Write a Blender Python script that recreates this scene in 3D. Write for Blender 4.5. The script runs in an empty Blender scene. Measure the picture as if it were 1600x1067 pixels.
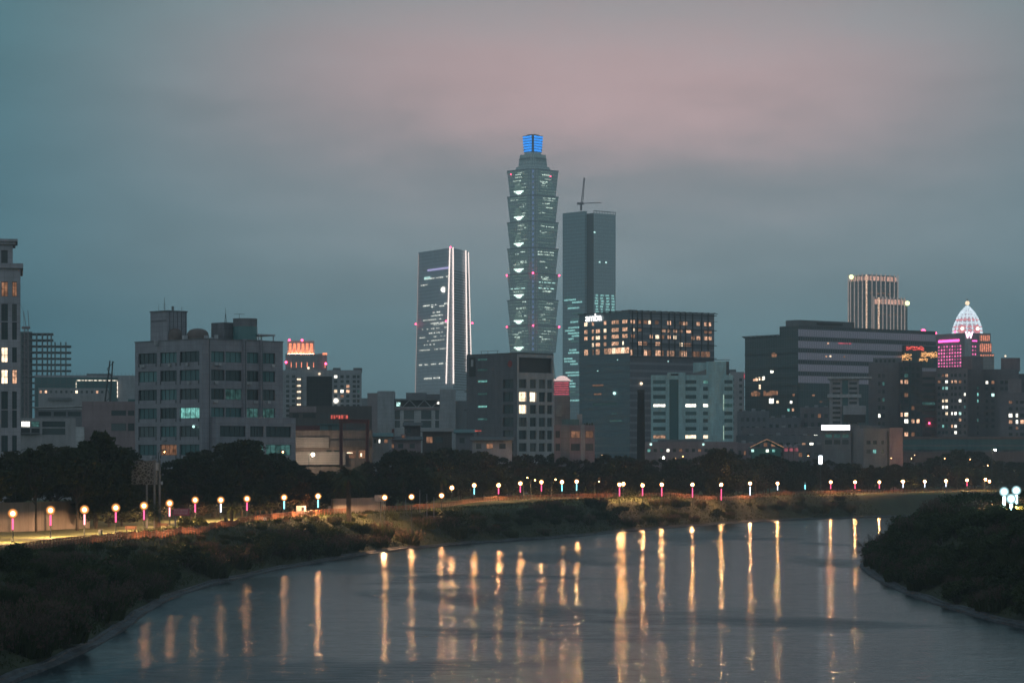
import bpy, math, random
import numpy as np
from mathutils import Vector
R = random.Random(7)
sc = bpy.context.scene
COL = sc.collection
F, PX0, HY, CZ = 4200.0, 800.0, 718.0, 18.5      # focal length in photo pixels, centre column, horizon row, eye height (water = 0)
def wx(px, d): return (px-PX0)/F*d
def wz(py, d): return CZ+(HY-py)/F*d
def lerp(a, b, t): return a+(b-a)*t
def pw(x, pts):
    if x <= pts[0][0]: return pts[0][1]
    for (a, p), (b, q) in zip(pts, pts[1:]):
        if x <= b: return lerp(p, q, (x-a)/(b-a))
    return pts[-1][1]

# ---------------------------------------------------------------- mesh builder
class MB:
    def __init__(s): s.v=[]; s.f=[]; s.m=[]; s.uv=[]
    def quad(s, pts, mi=0, uv=None):
        n=len(s.v); s.v.extend([tuple(p) for p in pts]); s.f.append(tuple(range(n,n+len(pts)))); s.m.append(mi)
        if uv is None:
            p=[Vector(q) for q in pts]; nn=(p[1]-p[0]).cross(p[2]-p[0])
            ax,ay,az=abs(nn.x),abs(nn.y),abs(nn.z)
            if az>=ax and az>=ay: uv=[(q[0],q[1]) for q in pts]
            elif ax>ay: uv=[(q[1],q[2]) for q in pts]
            else: uv=[(q[0],q[2]) for q in pts]
        s.uv.extend(uv)
    def box(s, x0,x1,y0,y1,z0,z1, mi=0, top=None):
        a=[(x0,y0),(x1,y0),(x1,y1),(x0,y1)]; s.prism(a,z0,z1,mi,top)
    def prism(s, poly, z0, z1, mi=0, top=None, cap=True):
        n=len(poly); u=0
        for i in range(n):
            p,q=poly[i],poly[(i+1)%n]; L=math.hypot(q[0]-p[0],q[1]-p[1])
            s.quad([(p[0],p[1],z0),(q[0],q[1],z0),(q[0],q[1],z1),(p[0],p[1],z1)],mi,[(u,z0),(u+L,z0),(u+L,z1),(u,z1)]); u+=L
        if cap:
            s.quad([(p[0],p[1],z1) for p in poly], mi if top is None else top)
            s.quad([(p[0],p[1],z0) for p in reversed(poly)], mi)
    def loft(s, rings, mi=0, cap=True, closed=True):
        k=len(rings[0])
        for a,b in zip(rings,rings[1:]):
            for i in range(k if closed else k-1):
                j=(i+1)%k
                s.quad([a[i],a[j],b[j],b[i]],mi)
        if cap:
            s.quad(rings[-1],mi); s.quad(list(reversed(rings[0])),mi)
    def tube(s, pts, r, n=6, mi=0, r2=None):
        pts=[Vector(p) for p in pts]; rings=[]
        for i,p in enumerate(pts):
            d=(pts[min(i+1,len(pts)-1)]-pts[max(i-1,0)])
            d=d.normalized() if d.length>1e-9 else Vector((0,0,1))
            a=d.cross(Vector((0,0,1)) if abs(d.z)<0.9 else Vector((1,0,0))).normalized(); b=d.cross(a)
            rr=r if r2 is None else lerp(r,r2,i/max(1,len(pts)-1))
            rings.append([p+a*rr*math.cos(t*2*math.pi/n)+b*rr*math.sin(t*2*math.pi/n) for t in range(n)])
        s.loft(rings,mi)
    def lathe(s, prof, cx=0, cy=0, n=12, mi=0):
        rings=[[(cx+r*math.cos(t*2*math.pi/n),cy+r*math.sin(t*2*math.pi/n),z) for t in range(n)] for r,z in prof]
        s.loft(rings,mi)
    def mesh(s, name, mats, smooth=False):
        me=bpy.data.meshes.new(name)
        n=len(s.v); co=np.array(s.v,dtype=np.float32).ravel()
        lens=np.array([len(f) for f in s.f],dtype=np.int32); li=np.concatenate([np.array(f,dtype=np.int32) for f in s.f])
        me.vertices.add(n); me.vertices.foreach_set('co',co)
        me.loops.add(len(li)); me.loops.foreach_set('vertex_index',li)
        me.polygons.add(len(lens)); me.polygons.foreach_set('loop_start',np.concatenate([[0],np.cumsum(lens)[:-1]]).astype(np.int32))
        for m in (mats if isinstance(mats,(list,tuple)) else [mats]): me.materials.append(m)
        me.polygons.foreach_set('material_index',np.array(s.m,dtype=np.int32))
        if smooth: me.polygons.foreach_set('use_smooth',np.ones(len(lens),dtype=bool))
        l=me.uv_layers.new(name='UVMap'); l.data.foreach_set('uv',np.array(s.uv,dtype=np.float32).ravel())
        me.update(calc_edges=True); me.validate()
        return me
    def build(s, name, mats, parent=None, smooth=False, label=None, kind=None):
        o=bpy.data.objects.new(name,s.mesh(name,mats,smooth)); COL.objects.link(o)
        if parent: o.parent=parent
        if label: o['label']=label
        if kind: o['kind']=kind
        return o
def tag(o, label, cat, group=None, kind=None):
    o['label']=label; o['category']=cat
    if group: o['group']=group
    if kind: o['kind']=kind
    return o
def thing(name, label, cat, loc=(0,0,0), rz=0.0, group=None):
    o=bpy.data.objects.new(name,None); COL.objects.link(o); o.empty_display_size=.5
    o.location=loc; o.rotation_euler=(0,0,rz)
    return tag(o,label,cat,group)
def link_mesh(name, me, parent=None, loc=(0,0,0), rz=0, label=None):
    o=bpy.data.objects.new(name,me); COL.objects.link(o); o.location=loc; o.rotation_euler=(0,0,rz)
    if parent: o.parent=parent
    if label: o['label']=label
    return o
def dup(root, loc, rz=0.0, sc_=1.0, label=None):
    r=root.copy(); COL.objects.link(r); r.location=loc; r.rotation_euler=(0,0,rz)
    r.scale=(sc_,)*3 if not isinstance(sc_,tuple) else sc_
    if label: r['label']=label
    for ch in root.children:
        c=ch.copy(); COL.objects.link(c); c.parent=r
        for g in ch.children:
            d=g.copy(); COL.objects.link(d); d.parent=c
    return r

# ---------------------------------------------------------------- materials
def newmat(name):
    m=bpy.data.materials.new(name); m.use_nodes=True; nt=m.node_tree; nt.nodes.clear()
    return m, nt, nt.nodes, nt.links
def N(ns, t, **kw):
    n=ns.new(t)
    for k,v in kw.items():
        if k in n.inputs: n.inputs[k].default_value=v
        else: setattr(n,k,v)
    return n
def rgba(c): return (c[0],c[1],c[2],1)
def out(ns,ls,sh):
    o=ns.new('ShaderNodeOutputMaterial'); ls.new(sh,o.inputs['Surface']); return o
def plain(name, col, rough=.7, metal=0., var=.25, scale=.6, spec=.4):
    m,nt,ns,ls=newmat(name)
    tc=N(ns,'ShaderNodeTexCoord'); no=N(ns,'ShaderNodeTexNoise',Scale=scale,Detail=6.,Roughness=.65); ls.new(tc.outputs['Object'],no.inputs['Vector'])
    mr=N(ns,'ShaderNodeMapRange'); mr.inputs[1].default_value=.3; mr.inputs[2].default_value=.7; mr.inputs[3].default_value=1-var; mr.inputs[4].default_value=1+var
    ls.new(no.outputs['Fac'],mr.inputs[0])
    mx=N(ns,'ShaderNodeVectorMath',operation='SCALE'); mx.inputs[0].default_value=col; ls.new(mr.outputs[0],mx.inputs['Scale'])
    b=N(ns,'ShaderNodeBsdfPrincipled',Roughness=rough,Metallic=metal); b.inputs['Specular IOR Level'].default_value=spec
    ls.new(mx.outputs[0],b.inputs['Base Color']); out(ns,ls,b.outputs[0]); return m
def tiled(name, col, tw=2.0, th=1.2, joint=.6, js=.04, rough=.8, var=.3, off=0.0, col2=None, spec=.3):
    """wall cladding: panels with joints, blotchy weathering and rain streaks"""
    m,nt,ns,ls=newmat(name)
    uv=N(ns,'ShaderNodeUVMap'); br=N(ns,'ShaderNodeTexBrick',offset=off,squash=1.0)
    c2=col2 or tuple(c*.88 for c in col)
    br.inputs['Color1'].default_value=rgba(col); br.inputs['Color2'].default_value=rgba(c2); br.inputs['Mortar'].default_value=rgba(tuple(c*joint for c in col))
    br.inputs['Scale'].default_value=1; br.inputs['Mortar Size'].default_value=js; br.inputs['Brick Width'].default_value=tw; br.inputs['Row Height'].default_value=th; br.inputs['Mortar Smooth'].default_value=.1
    ls.new(uv.outputs[0],br.inputs['Vector'])
    mp=N(ns,'ShaderNodeMapping'); mp.inputs['Scale'].default_value=(.5,.5,.09); tc=N(ns,'ShaderNodeTexCoord'); ls.new(tc.outputs['Object'],mp.inputs[0])
    no=N(ns,'ShaderNodeTexNoise',Scale=1.2,Detail=7.,Roughness=.7); ls.new(mp.outputs[0],no.inputs['Vector'])
    mr=N(ns,'ShaderNodeMapRange'); mr.inputs[1].default_value=.3; mr.inputs[2].default_value=.7; mr.inputs[3].default_value=1-var; mr.inputs[4].default_value=1+var*.5
    ls.new(no.outputs['Fac'],mr.inputs[0])
    mx=N(ns,'ShaderNodeVectorMath',operation='SCALE'); ls.new(br.outputs['Color'],mx.inputs[0]); ls.new(mr.outputs[0],mx.inputs['Scale'])
    b=N(ns,'ShaderNodeBsdfPrincipled',Roughness=rough); b.inputs['Specular IOR Level'].default_value=spec
    ls.new(mx.outputs[0],b.inputs['Base Color']); out(ns,ls,b.outputs[0]); return m
def glass(name, c1=(.02,.03,.035), c2=(.035,.05,.055), tw=1.5, th=3.6, mort=(.05,.055,.06), js=.06, rough=.12, spec=.6, band=None, objvar=None):
    """curtain wall: dark reflective panes that differ a little, mullion grid; band = (height of floor, opaque part, colour)"""
    m,nt,ns,ls=newmat(name)
    uv=N(ns,'ShaderNodeUVMap'); br=N(ns,'ShaderNodeTexBrick',offset=0.,squash=1.0)
    br.inputs['Color1'].default_value=rgba(c1); br.inputs['Color2'].default_value=rgba(c2); br.inputs['Mortar'].default_value=rgba(mort)
    br.inputs['Scale'].default_value=1; br.inputs['Mortar Size'].default_value=js; br.inputs['Brick Width'].default_value=tw; br.inputs['Row Height'].default_value=th
    ls.new(uv.outputs[0],br.inputs['Vector'])
    col=br.outputs['Color']
    if objvar:                                   # every window differs: bare glass, net curtain, half drawn blind
        oi=N(ns,'ShaderNodeObjectInfo'); mr=N(ns,'ShaderNodeMapRange'); mr.inputs[1].default_value=.55; mr.inputs[2].default_value=1.; mr.inputs[4].default_value=.8; ls.new(oi.outputs['Random'],mr.inputs[0])
        mo=N(ns,'ShaderNodeMix',data_type='RGBA'); ls.new(mr.outputs[0],mo.inputs['Factor']); ls.new(col,mo.inputs['A']); mo.inputs['B'].default_value=rgba(objvar); col=mo.outputs['Result']
    rg=N(ns,'ShaderNodeMath',operation='MULTIPLY_ADD'); ls.new(br.outputs['Fac'],rg.inputs[0]); rg.inputs[1].default_value=.4; rg.inputs[2].default_value=rough
    rough_o=rg.outputs[0]
    if band:
        fh,op,bc=band
        sx=N(ns,'ShaderNodeSeparateXYZ'); ls.new(uv.outputs[0],sx.inputs[0])
        dv=N(ns,'ShaderNodeMath',operation='DIVIDE'); ls.new(sx.outputs['Y'],dv.inputs[0]); dv.inputs[1].default_value=fh
        fr=N(ns,'ShaderNodeMath',operation='FRACT'); ls.new(dv.outputs[0],fr.inputs[0])
        lt=N(ns,'ShaderNodeMath',operation='LESS_THAN'); ls.new(fr.outputs[0],lt.inputs[0]); lt.inputs[1].default_value=op
        mxc=N(ns,'ShaderNodeMix',data_type='RGBA'); ls.new(lt.outputs[0],mxc.inputs['Factor']); ls.new(col,mxc.inputs['A']); mxc.inputs['B'].default_value=rgba(bc)
        # joints in the opaque band too
        mu=N(ns,'ShaderNodeMath',operation='MULTIPLY'); ls.new(br.outputs['Fac'],mu.inputs[0]); mu.inputs[1].default_value=.6
        mx2=N(ns,'ShaderNodeMix',data_type='RGBA'); ls.new(mu.outputs[0],mx2.inputs['Factor']); ls.new(mxc.outputs['Result'],mx2.inputs['A']); mx2.inputs['B'].default_value=rgba(mort)
        col=mx2.outputs['Result']
        ma=N(ns,'ShaderNodeMath',operation='MULTIPLY_ADD'); ls.new(lt.outputs[0],ma.inputs[0]); ma.inputs[1].default_value=.4; ls.new(rg.outputs[0],ma.inputs[2]); rough_o=ma.outputs[0]
    b=N(ns,'ShaderNodeBsdfPrincipled'); b.inputs['Specular IOR Level'].default_value=spec
    ls.new(col,b.inputs['Base Color']); ls.new(rough_o,b.inputs['Roughness']); out(ns,ls,b.outputs[0]); return m
def emit(name, col, st, sample=False, var=0., interior=0.):
    m,nt,ns,ls=newmat(name)
    e=N(ns,'ShaderNodeEmission'); e.inputs['Color'].default_value=rgba(col); e.inputs['Strength'].default_value=st
    last=None
    if var:
        oi=N(ns,'ShaderNodeObjectInfo'); mr=N(ns,'ShaderNodeMapRange'); mr.inputs[3].default_value=st*(1-var); mr.inputs[4].default_value=st*(1+var)
        ls.new(oi.outputs['Random'],mr.inputs[0]); last=mr.outputs[0]
    if interior:
        tc=N(ns,'ShaderNodeTexCoord'); oi2=N(ns,'ShaderNodeObjectInfo'); no=N(ns,'ShaderNodeTexNoise',Scale=1.1,Detail=2.,noise_dimensions='4D'); ls.new(tc.outputs['Object'],no.inputs['Vector'])
        m9=N(ns,'ShaderNodeMath',operation='MULTIPLY'); ls.new(oi2.outputs['Random'],m9.inputs[0]); m9.inputs[1].default_value=50; ls.new(m9.outputs[0],no.inputs['W'])
        m2=N(ns,'ShaderNodeMapRange'); m2.inputs[1].default_value=.35; m2.inputs[2].default_value=.65; m2.inputs[3].default_value=1-interior; m2.inputs[4].default_value=1.25
        ls.new(no.outputs['Fac'],m2.inputs[0])
        mu=N(ns,'ShaderNodeMath',operation='MULTIPLY'); ls.new(m2.outputs[0],mu.inputs[0])
        if last: ls.new(last,mu.inputs[1])
        else: mu.inputs[1].default_value=st
        last=mu.outputs[0]
    if last: ls.new(last,e.inputs['Strength'])
    out(ns,ls,e.outputs[0])
    m.cycles.emission_sampling='FRONT_BACK' if sample else 'NONE'
    return m
def leafmat(name, c1, c2, transl=.25, scale=.5):
    m,nt,ns,ls=newmat(name)
    ge=N(ns,'ShaderNodeNewGeometry'); no=N(ns,'ShaderNodeTexNoise',Scale=scale,Detail=3.); ls.new(ge.outputs['Position'],no.inputs['Vector'])
    oi=N(ns,'ShaderNodeObjectInfo'); a=N(ns,'ShaderNodeMath',operation='MULTIPLY_ADD'); ls.new(oi.outputs['Random'],a.inputs[0]); a.inputs[1].default_value=.5; 
    rp=N(ns,'ShaderNodeMath',operation='MULTIPLY_ADD'); ls.new(ge.outputs['Random Per Island'],rp.inputs[0]); rp.inputs[1].default_value=.5; ls.new(no.outputs['Fac'],rp.inputs[2])
    ls.new(rp.outputs[0],a.inputs[2])
    s=N(ns,'ShaderNodeMapRange'); s.inputs[1].default_value=.4; s.inputs[2].default_value=1.35; ls.new(a.outputs[0],s.inputs[0])
    mx=N(ns,'ShaderNodeMix',data_type='RGBA'); ls.new(s.outputs[0],mx.inputs['Factor']); mx.inputs['A'].default_value=rgba(c1); mx.inputs['B'].default_value=rgba(c2)
    d=N(ns,'ShaderNodeBsdfPrincipled',Roughness=.6); d.inputs['Specular IOR Level'].default_value=.2; ls.new(mx.outputs['Result'],d.inputs['Base Color'])
    t=N(ns,'ShaderNodeBsdfTranslucent'); ls.new(mx.outputs['Result'],t.inputs['Color'])
    ms=N(ns,'ShaderNodeMixShader'); ms.inputs[0].default_value=transl; ls.new(d.outputs[0],ms.inputs[1]); ls.new(t.outputs[0],ms.inputs[2])
    out(ns,ls,ms.outputs[0]); return m

M={}
M['conc']=tiled('grey concrete',(.38,.38,.41),3,1.8)
M['conc_lt']=tiled('pale concrete',(.52,.51,.53),2.4,1.2)
M['conc_dk']=tiled('dark concrete',(.20,.20,.215),3,1.8)
M['metal_dk']=plain('dark metal',(.035,.037,.04),.5,.3)
M['metal_gr']=plain('grey metal',(.20,.21,.22),.45,.5)
M['roofing']=plain('roof felt',(.10,.10,.105),.9)
M['frame_dk']=plain('dark window frame',(.03,.032,.035),.5)
M['frame_lt']=plain('pale window frame',(.45,.45,.46),.5)
M['pane']=glass('dark window glass',(.015,.028,.03),(.03,.045,.048),30,30,js=.0,rough=.08,objvar=(.13,.14,.14))
M['pane_teal']=glass('teal window glass',(.03,.10,.105),(.05,.13,.135),30,30,js=.0,rough=.1,objvar=(.10,.22,.22))
M['warm']=emit('warm lit room',(1.,.55,.34),1.15,var=.55,interior=.75)
M['warm_hi']=emit('bright warm room',(1.,.76,.52),2.3,var=.3,interior=.5)
M['dim_warm']=emit('dim warm room',(1.,.48,.27),.28,var=.5,interior=.6)
M['white']=emit('bright white room',(1.,.95,.82),2.6,var=.3,interior=.4)
M['teal']=emit('cold lit room',(.35,.95,.85),.75,var=.6,interior=.6)
M['teal_hi']=emit('bright cold room',(.6,1.,.92),1.8,var=.4,interior=.5)
M['dim_teal']=emit('dim cold room',(.3,.8,.75),.14,var=.6,interior=.7)
M['red_beacon']=emit('red beacon',(1.,.06,.16),9,var=.2)
SKY_BASE=[(0.0,(.128,.24,.282)),(.04,(.155,.277,.32)),(.085,(.305,.388,.424)),(.16,(.30,.36,.375)),(.22,(.25,.345,.37)),(.5,(.16,.225,.27)),(1.0,(.16,.225,.27))]
SKY_GLOW=(.69,.485,.49)
SKY_SIDE=(.07,.50,.62)
SKY_BACK=1.05
HAZE_COL=(.90,.98,1.); HAZE_D=.00018
WATER_SWELL,WATER_RIP,WATER_FINE,WATER_PATCH,WATER_ROUGH=.26,.20,.06,2.0,.13
GLOBE=170; GLOBE_MID=600; GLOBE_FAR=2000
LAMP_W=11000
# ---------------------------------------------------------------- camera, sky, light, haze
cam=bpy.data.cameras.new('camera'); co=bpy.data.objects.new('camera',cam); COL.objects.link(co); sc.camera=co
co.location=(0,0,CZ); co.rotation_euler=(math.pi/2,0,0)
cam.sensor_width=36; cam.lens=36*F/1600; cam.shift_y=(HY-533.5)/1600; cam.clip_start=1; cam.clip_end=20000
sc.view_settings.view_transform='Standard'; sc.view_settings.look='None'; sc.view_settings.gamma=1; sc.view_settings.exposure=0
cy=sc.cycles
cy.use_denoising=True; cy.denoiser='OPENIMAGEDENOISE'; cy.denoising_input_passes='RGB_ALBEDO_NORMAL'
cy.max_bounces=6; cy.diffuse_bounces=2; cy.glossy_bounces=3; cy.transmission_bounces=2; cy.volume_bounces=0; cy.transparent_max_bounces=8
cy.sample_clamp_indirect=3; cy.use_light_tree=True; cy.caustics_reflective=False; cy.caustics_refractive=False

w=bpy.data.worlds.new('World'); sc.world=w; w.use_nodes=True; nt=w.node_tree; ns=nt.nodes; ls=nt.links; ns.clear()
SUN_EL,SUN_AZ=math.radians(-4),math.radians(215)
sky=N(ns,'ShaderNodeTexSky',sky_type='NISHITA',sun_disc=False,sun_elevation=SUN_EL,sun_rotation=SUN_AZ)
bg1=N(ns,'ShaderNodeBackground'); bg1.inputs[1].default_value=.05; ls.new(sky.outputs[0],bg1.inputs[0])
tc=N(ns,'ShaderNodeTexCoord'); sx=N(ns,'ShaderNodeSeparateXYZ'); ls.new(tc.outputs['Generated'],sx.inputs[0])
def ramp(stops, src, interp='EASE'):
    r=ns.new('ShaderNodeValToRGB'); r.color_ramp.interpolation=interp
    e=r.color_ramp.elements
    while len(e)<len(stops): e.new(.5)
    for k,(p,c) in zip(e,stops): k.position=p; k.color=rgba(c)
    ls.new(src,r.inputs[0]); return r.outputs[0]
def math_(op,a,b=None,c=None):
    n=ns.new('ShaderNodeMath'); n.operation=op
    for i,v in enumerate((a,b,c)):
        if v is None: continue
        if isinstance(v,(int,float)): n.inputs[i].default_value=v
        else: ls.new(v,n.inputs[i])
    return n.outputs[0]
X,Y_,Z=sx.outputs
# overcast deck: dim teal-grey near the horizon, brighter towards the zenith
base=ramp(SKY_BASE,Z)
# drifting cloud texture, wide and flat
mp=N(ns,'ShaderNodeMapping'); mp.inputs['Scale'].default_value=(9,9,34); ls.new(tc.outputs['Generated'],mp.inputs[0])
no=N(ns,'ShaderNodeTexNoise',Scale=1.,Detail=7.,Roughness=.6); ls.new(mp.outputs[0],no.inputs['Vector'])
# city glow on the underside of the cloud deck over downtown
wob=math_('MULTIPLY_ADD',no.outputs['Fac'],.05,-.025)
ez=math_('DIVIDE',math_('SUBTRACT',math_('ADD',Z,wob),.138),.034)
ex=math_('DIVIDE',math_('SUBTRACT',X,.035),.150)
q=math_('ADD',math_('MULTIPLY',ez,ez),math_('MULTIPLY',math_('MULTIPLY',ex,ex),math_('ABSOLUTE',ex)))
glow=math_('EXPONENT',math_('MULTIPLY',q,-1.0))
fwd=math_('GREATER_THAN',Y_,0.)
glow=math_('MULTIPLY',glow,fwd)
gl=N(ns,'ShaderNodeMix',data_type='RGBA'); ls.new(glow,gl.inputs['Factor']); ls.new(base,gl.inputs['A']); gl.inputs['B'].default_value=rgba(SKY_GLOW)
# teal gap in the cloud on the west side
lf=math_('DIVIDE',math_('ADD',X,.26),.13); lf=math_('EXPONENT',math_('MULTIPLY',math_('MULTIPLY',lf,lf),-1.)); lf=math_('MULTIPLY',lf,fwd)
rf=math_('DIVIDE',math_('SUBTRACT',X,.30),.12); rf=math_('EXPONENT',math_('MULTIPLY',math_('MULTIPLY',rf,rf),-1.)); rf=math_('MULTIPLY',math_('MULTIPLY',rf,fwd),.6)
lf=math_('MAXIMUM',lf,rf)
tl=N(ns,'ShaderNodeMix',data_type='RGBA'); tl.blend_type='MULTIPLY'; ls.new(lf,tl.inputs['Factor']); ls.new(gl.outputs['Result'],tl.inputs['A']); tl.inputs['B'].default_value=rgba(SKY_SIDE)
cl=N(ns,'ShaderNodeMapRange'); cl.inputs[1].default_value=.3; cl.inputs[2].default_value=.7; cl.inputs[3].default_value=.90; cl.inputs[4].default_value=1.12; ls.new(no.outputs['Fac'],cl.inputs[0])
bk=N(ns,'ShaderNodeMapRange',interpolation_type='SMOOTHSTEP'); bk.inputs[1].default_value=-.3; bk.inputs[2].default_value=.7; bk.inputs[3].default_value=SKY_BACK; bk.inputs[4].default_value=1.; ls.new(Y_,bk.inputs[0])   # the east behind us is darker
vm=N(ns,'ShaderNodeVectorMath',operation='SCALE'); ls.new(tl.outputs['Result'],vm.inputs[0]); ls.new(math_('MULTIPLY',cl.outputs[0],bk.outputs[0]),vm.inputs['Scale'])
bg2=N(ns,'ShaderNodeBackground'); bg2.inputs[1].default_value=1.; ls.new(vm.outputs[0],bg2.inputs[0])
ad=ns.new('ShaderNodeAddShader'); ls.new(bg1.outputs[0],ad.inputs[0]); ls.new(bg2.outputs[0],ad.inputs[1])
wo=ns.new('ShaderNodeOutputWorld'); ls.new(ad.outputs[0],wo.inputs[0])

sun=bpy.data.lights.new('sun','SUN'); so=bpy.data.objects.new('sun',sun); COL.objects.link(so)
sun.energy=.10; sun.angle=math.radians(25); sun.color=(.92,.92,1.)
so.rotation_euler=(math.radians(62),0,math.radians(-35)); so.location=(0,-20,200)

h=MB(); h.box(-1700,1700,-70,4000,-4,480)
m,nt_,ns_,ls_=newmat('haze air'); pv=N(ns_,'ShaderNodeVolumePrincipled'); pv.inputs['Color'].default_value=rgba(HAZE_COL); pv.inputs['Density'].default_value=HAZE_D; pv.inputs['Anisotropy'].default_value=0.
o_=ns_.new('ShaderNodeOutputMaterial'); ls_.new(pv.outputs[0],o_.inputs['Volume']); m.cycles.homogeneous_volume=True if hasattr(m.cycles,'homogeneous_volume') else None
hz=h.build('haze',m); hz['kind']='stuff'; hz['label']='thin blue evening haze over river and city'

# ---------------------------------------------------------------- river and terrain
def smooth_line(p, n=3):
    p=[Vector(q) for q in p]
    for _ in range(n):
        q=[p[0]]
        for a,b in zip(p,p[1:]): q+= [a.lerp(b,.25),a.lerp(b,.75)]
        q.append(p[-1]); p=q
    return p
LB=smooth_line([(-44,-50),(-42,60),(-42,150),(-41.5,222),(-41,250),(-42,290),(-44.2,320),(-45.8,366),(-42.7,422),(-35,482),(-26,543),(-10,590),(3,618),(15.3,645),(34,708),(54,754),(66,785),(81,818),(109,856),(150,900),(230,960),(400,1040),(700,1100)])
RB=smooth_line([(95,-50),(82,60),(70,180),(61,245),(56,293),(54.5,325),(54,358),(55.7,409),(59.7,462),(63,482),(72,520),(85,560),(95,600),(110,640),(150,690),(230,750),(400,830),(700,880)])
def arr(l): return np.array([(p[0],p[1]) for p in l])
def dist_line(P, L):
    best=np.full(len(P),1e9)
    for a,b in zip(L[:-1],L[1:]):
        ab=b-a; t=np.clip(((P-a)@ab)/max(ab@ab,1e-9),0,1); d=np.hypot(*(P-(a+t[:,None]*ab)).T); best=np.minimum(best,d)
    return best
LA,RA=arr(LB),arr(RB); POLY=np.concatenate([LA,RA[::-1]])
def inside(P):
    x,y=P[:,0],P[:,1]; c=np.zeros(len(P),bool); n=len(POLY)
    for i in range(n):
        x1,y1=POLY[i]; x2,y2=POLY[(i+1)%n]
        if y1==y2: continue
        k=((y1>y)!=(y2>y))&(x<(x2-x1)*(y-y1)/(y2-y1)+x1); c^=k
    return c
def levels(P, dl, dr):
    y=P[:,1]
    lv=np.interp(y,[0,600,690,760,850,1100],[7.2,7.2,8.0,8.0,7.3,7.3])
    return np.where(dl<dr,lv,8.6)
def terrain(P):
    P=np.asarray(P,float)
    dl,dr=dist_line(P,LA),dist_line(P,RA); d=np.minimum(dl,dr); ins=inside(P)
    lv=levels(P,dl,dr)
    t=np.clip((d-1.2)/12.5,0,1); s=t*t*(3-2*t)*.55+t*.45
    z=.5+(lv-.5)*s
    z=np.where(d<1.2,-.6+d*.9,z)
    z=np.where(ins,-2.+np.clip(1.4-d,0,1.4),z)
    bump=.25*np.sin(P[:,0]*.31+1.7)*np.sin(P[:,1]*.23)+.15*np.sin(P[:,0]*.9+P[:,1]*.7)
    return z+np.where(ins|(d<2),0,bump*np.where((d>2)&(d<13),1,.12))
def tz(x,y): return float(terrain([(x,y)])[0])
xs=np.concatenate([[-1690,-1400,-1100,-800,-550,-400,-300,-230,-190],np.arange(-160,180,2.5),np.arange(180,320,10),np.arange(320,720,25),[760,900,1100,1400,1690]])
ys=np.concatenate([[-60,-30],np.arange(0,200,10),np.arange(200,640,3.),np.arange(640,920,4.),np.arange(920,1150,12),[1200,1300,1500,1800,2200,2800,3500,3985]])
gx,gy=np.meshgrid(xs,ys); GP=np.stack([gx.ravel(),gy.ravel()],1); gz=terrain(GP)
me=bpy.data.meshes.new('ground'); nx,ny=len(xs),len(ys)
vv=np.column_stack([GP,gz]); idx=np.arange(nx*ny).reshape(ny,nx)
fc=np.stack([idx[:-1,:-1],idx[:-1,1:],idx[1:,1:],idx[1:,:-1]],-1).reshape(-1,4)
me.from_pydata(vv.tolist(),[],fc.tolist()); me.polygons.foreach_set('use_smooth',np.ones(len(fc),bool))
g=bpy.data.objects.new('ground',me); COL.objects.link(g); g['kind']='structure'; g['label']='grassy riverside ground and bank slopes'
m,nt_,n_,l_=newmat('grass ground')
ge=N(n_,'ShaderNodeNewGeometry'); a=N(n_,'ShaderNodeTexNoise',Scale=.22,Detail=8.,Roughness=.7); l_.new(ge.outputs['Position'],a.inputs['Vector'])
b2=N(n_,'ShaderNodeTexNoise',Scale=4.,Detail=4.); l_.new(ge.outputs['Position'],b2.inputs['Vector'])
cr=N(n_,'ShaderNodeValToRGB'); e=cr.color_ramp.elements; e[0].position=.3; e[0].color=(.014,.017,.007,1); e[1].position=.7; e[1].color=(.045,.05,.016,1); l_.new(a.outputs['Fac'],cr.inputs[0])
mxx=N(n_,'ShaderNodeMix',data_type='RGBA',blend_type='MULTIPLY'); mxx.inputs['Factor'].default_value=.7; l_.new(cr.outputs[0],mxx.inputs['A']); l_.new(b2.outputs['Color'],mxx.inputs['B'])
sc2=N(n_,'ShaderNodeVectorMath',operation='SCALE'); sc2.inputs['Scale'].default_value=1.7; l_.new(mxx.outputs['Result'],sc2.inputs[0])
sz_=N(n_,'ShaderNodeSeparateXYZ'); l_.new(ge.outputs['Position'],sz_.inputs[0]); lw_=N(n_,'ShaderNodeMapRange'); lw_.inputs[1].default_value=6.7; lw_.inputs[2].default_value=7.1; l_.new(sz_.outputs['Z'],lw_.inputs[0])   # mown lawn up on the level, rough bank below
lawn=N(n_,'ShaderNodeMix',data_type='RGBA'); l_.new(a.outputs['Fac'],lawn.inputs['Factor']); lawn.inputs['A'].default_value=(.045,.065,.016,1); lawn.inputs['B'].default_value=(.10,.115,.03,1)
lm_=N(n_,'ShaderNodeMix',data_type='RGBA'); l_.new(lw_.outputs[0],lm_.inputs['Factor']); l_.new(sc2.outputs[0],lm_.inputs['A']); l_.new(lawn.outputs['Result'],lm_.inputs['B'])
bs=N(n_,'ShaderNodeBsdfPrincipled',Roughness=.95); l_.new(lm_.outputs['Result'],bs.inputs['Base Color'])
bu=N(n_,'ShaderNodeBump',Strength=.8,Distance=.2); l_.new(b2.outputs['Fac'],bu.inputs['Height']); l_.new(bu.outputs[0],bs.inputs['Normal']); out(n_,l_,bs.outputs[0]); me.materials.append(m)

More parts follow.
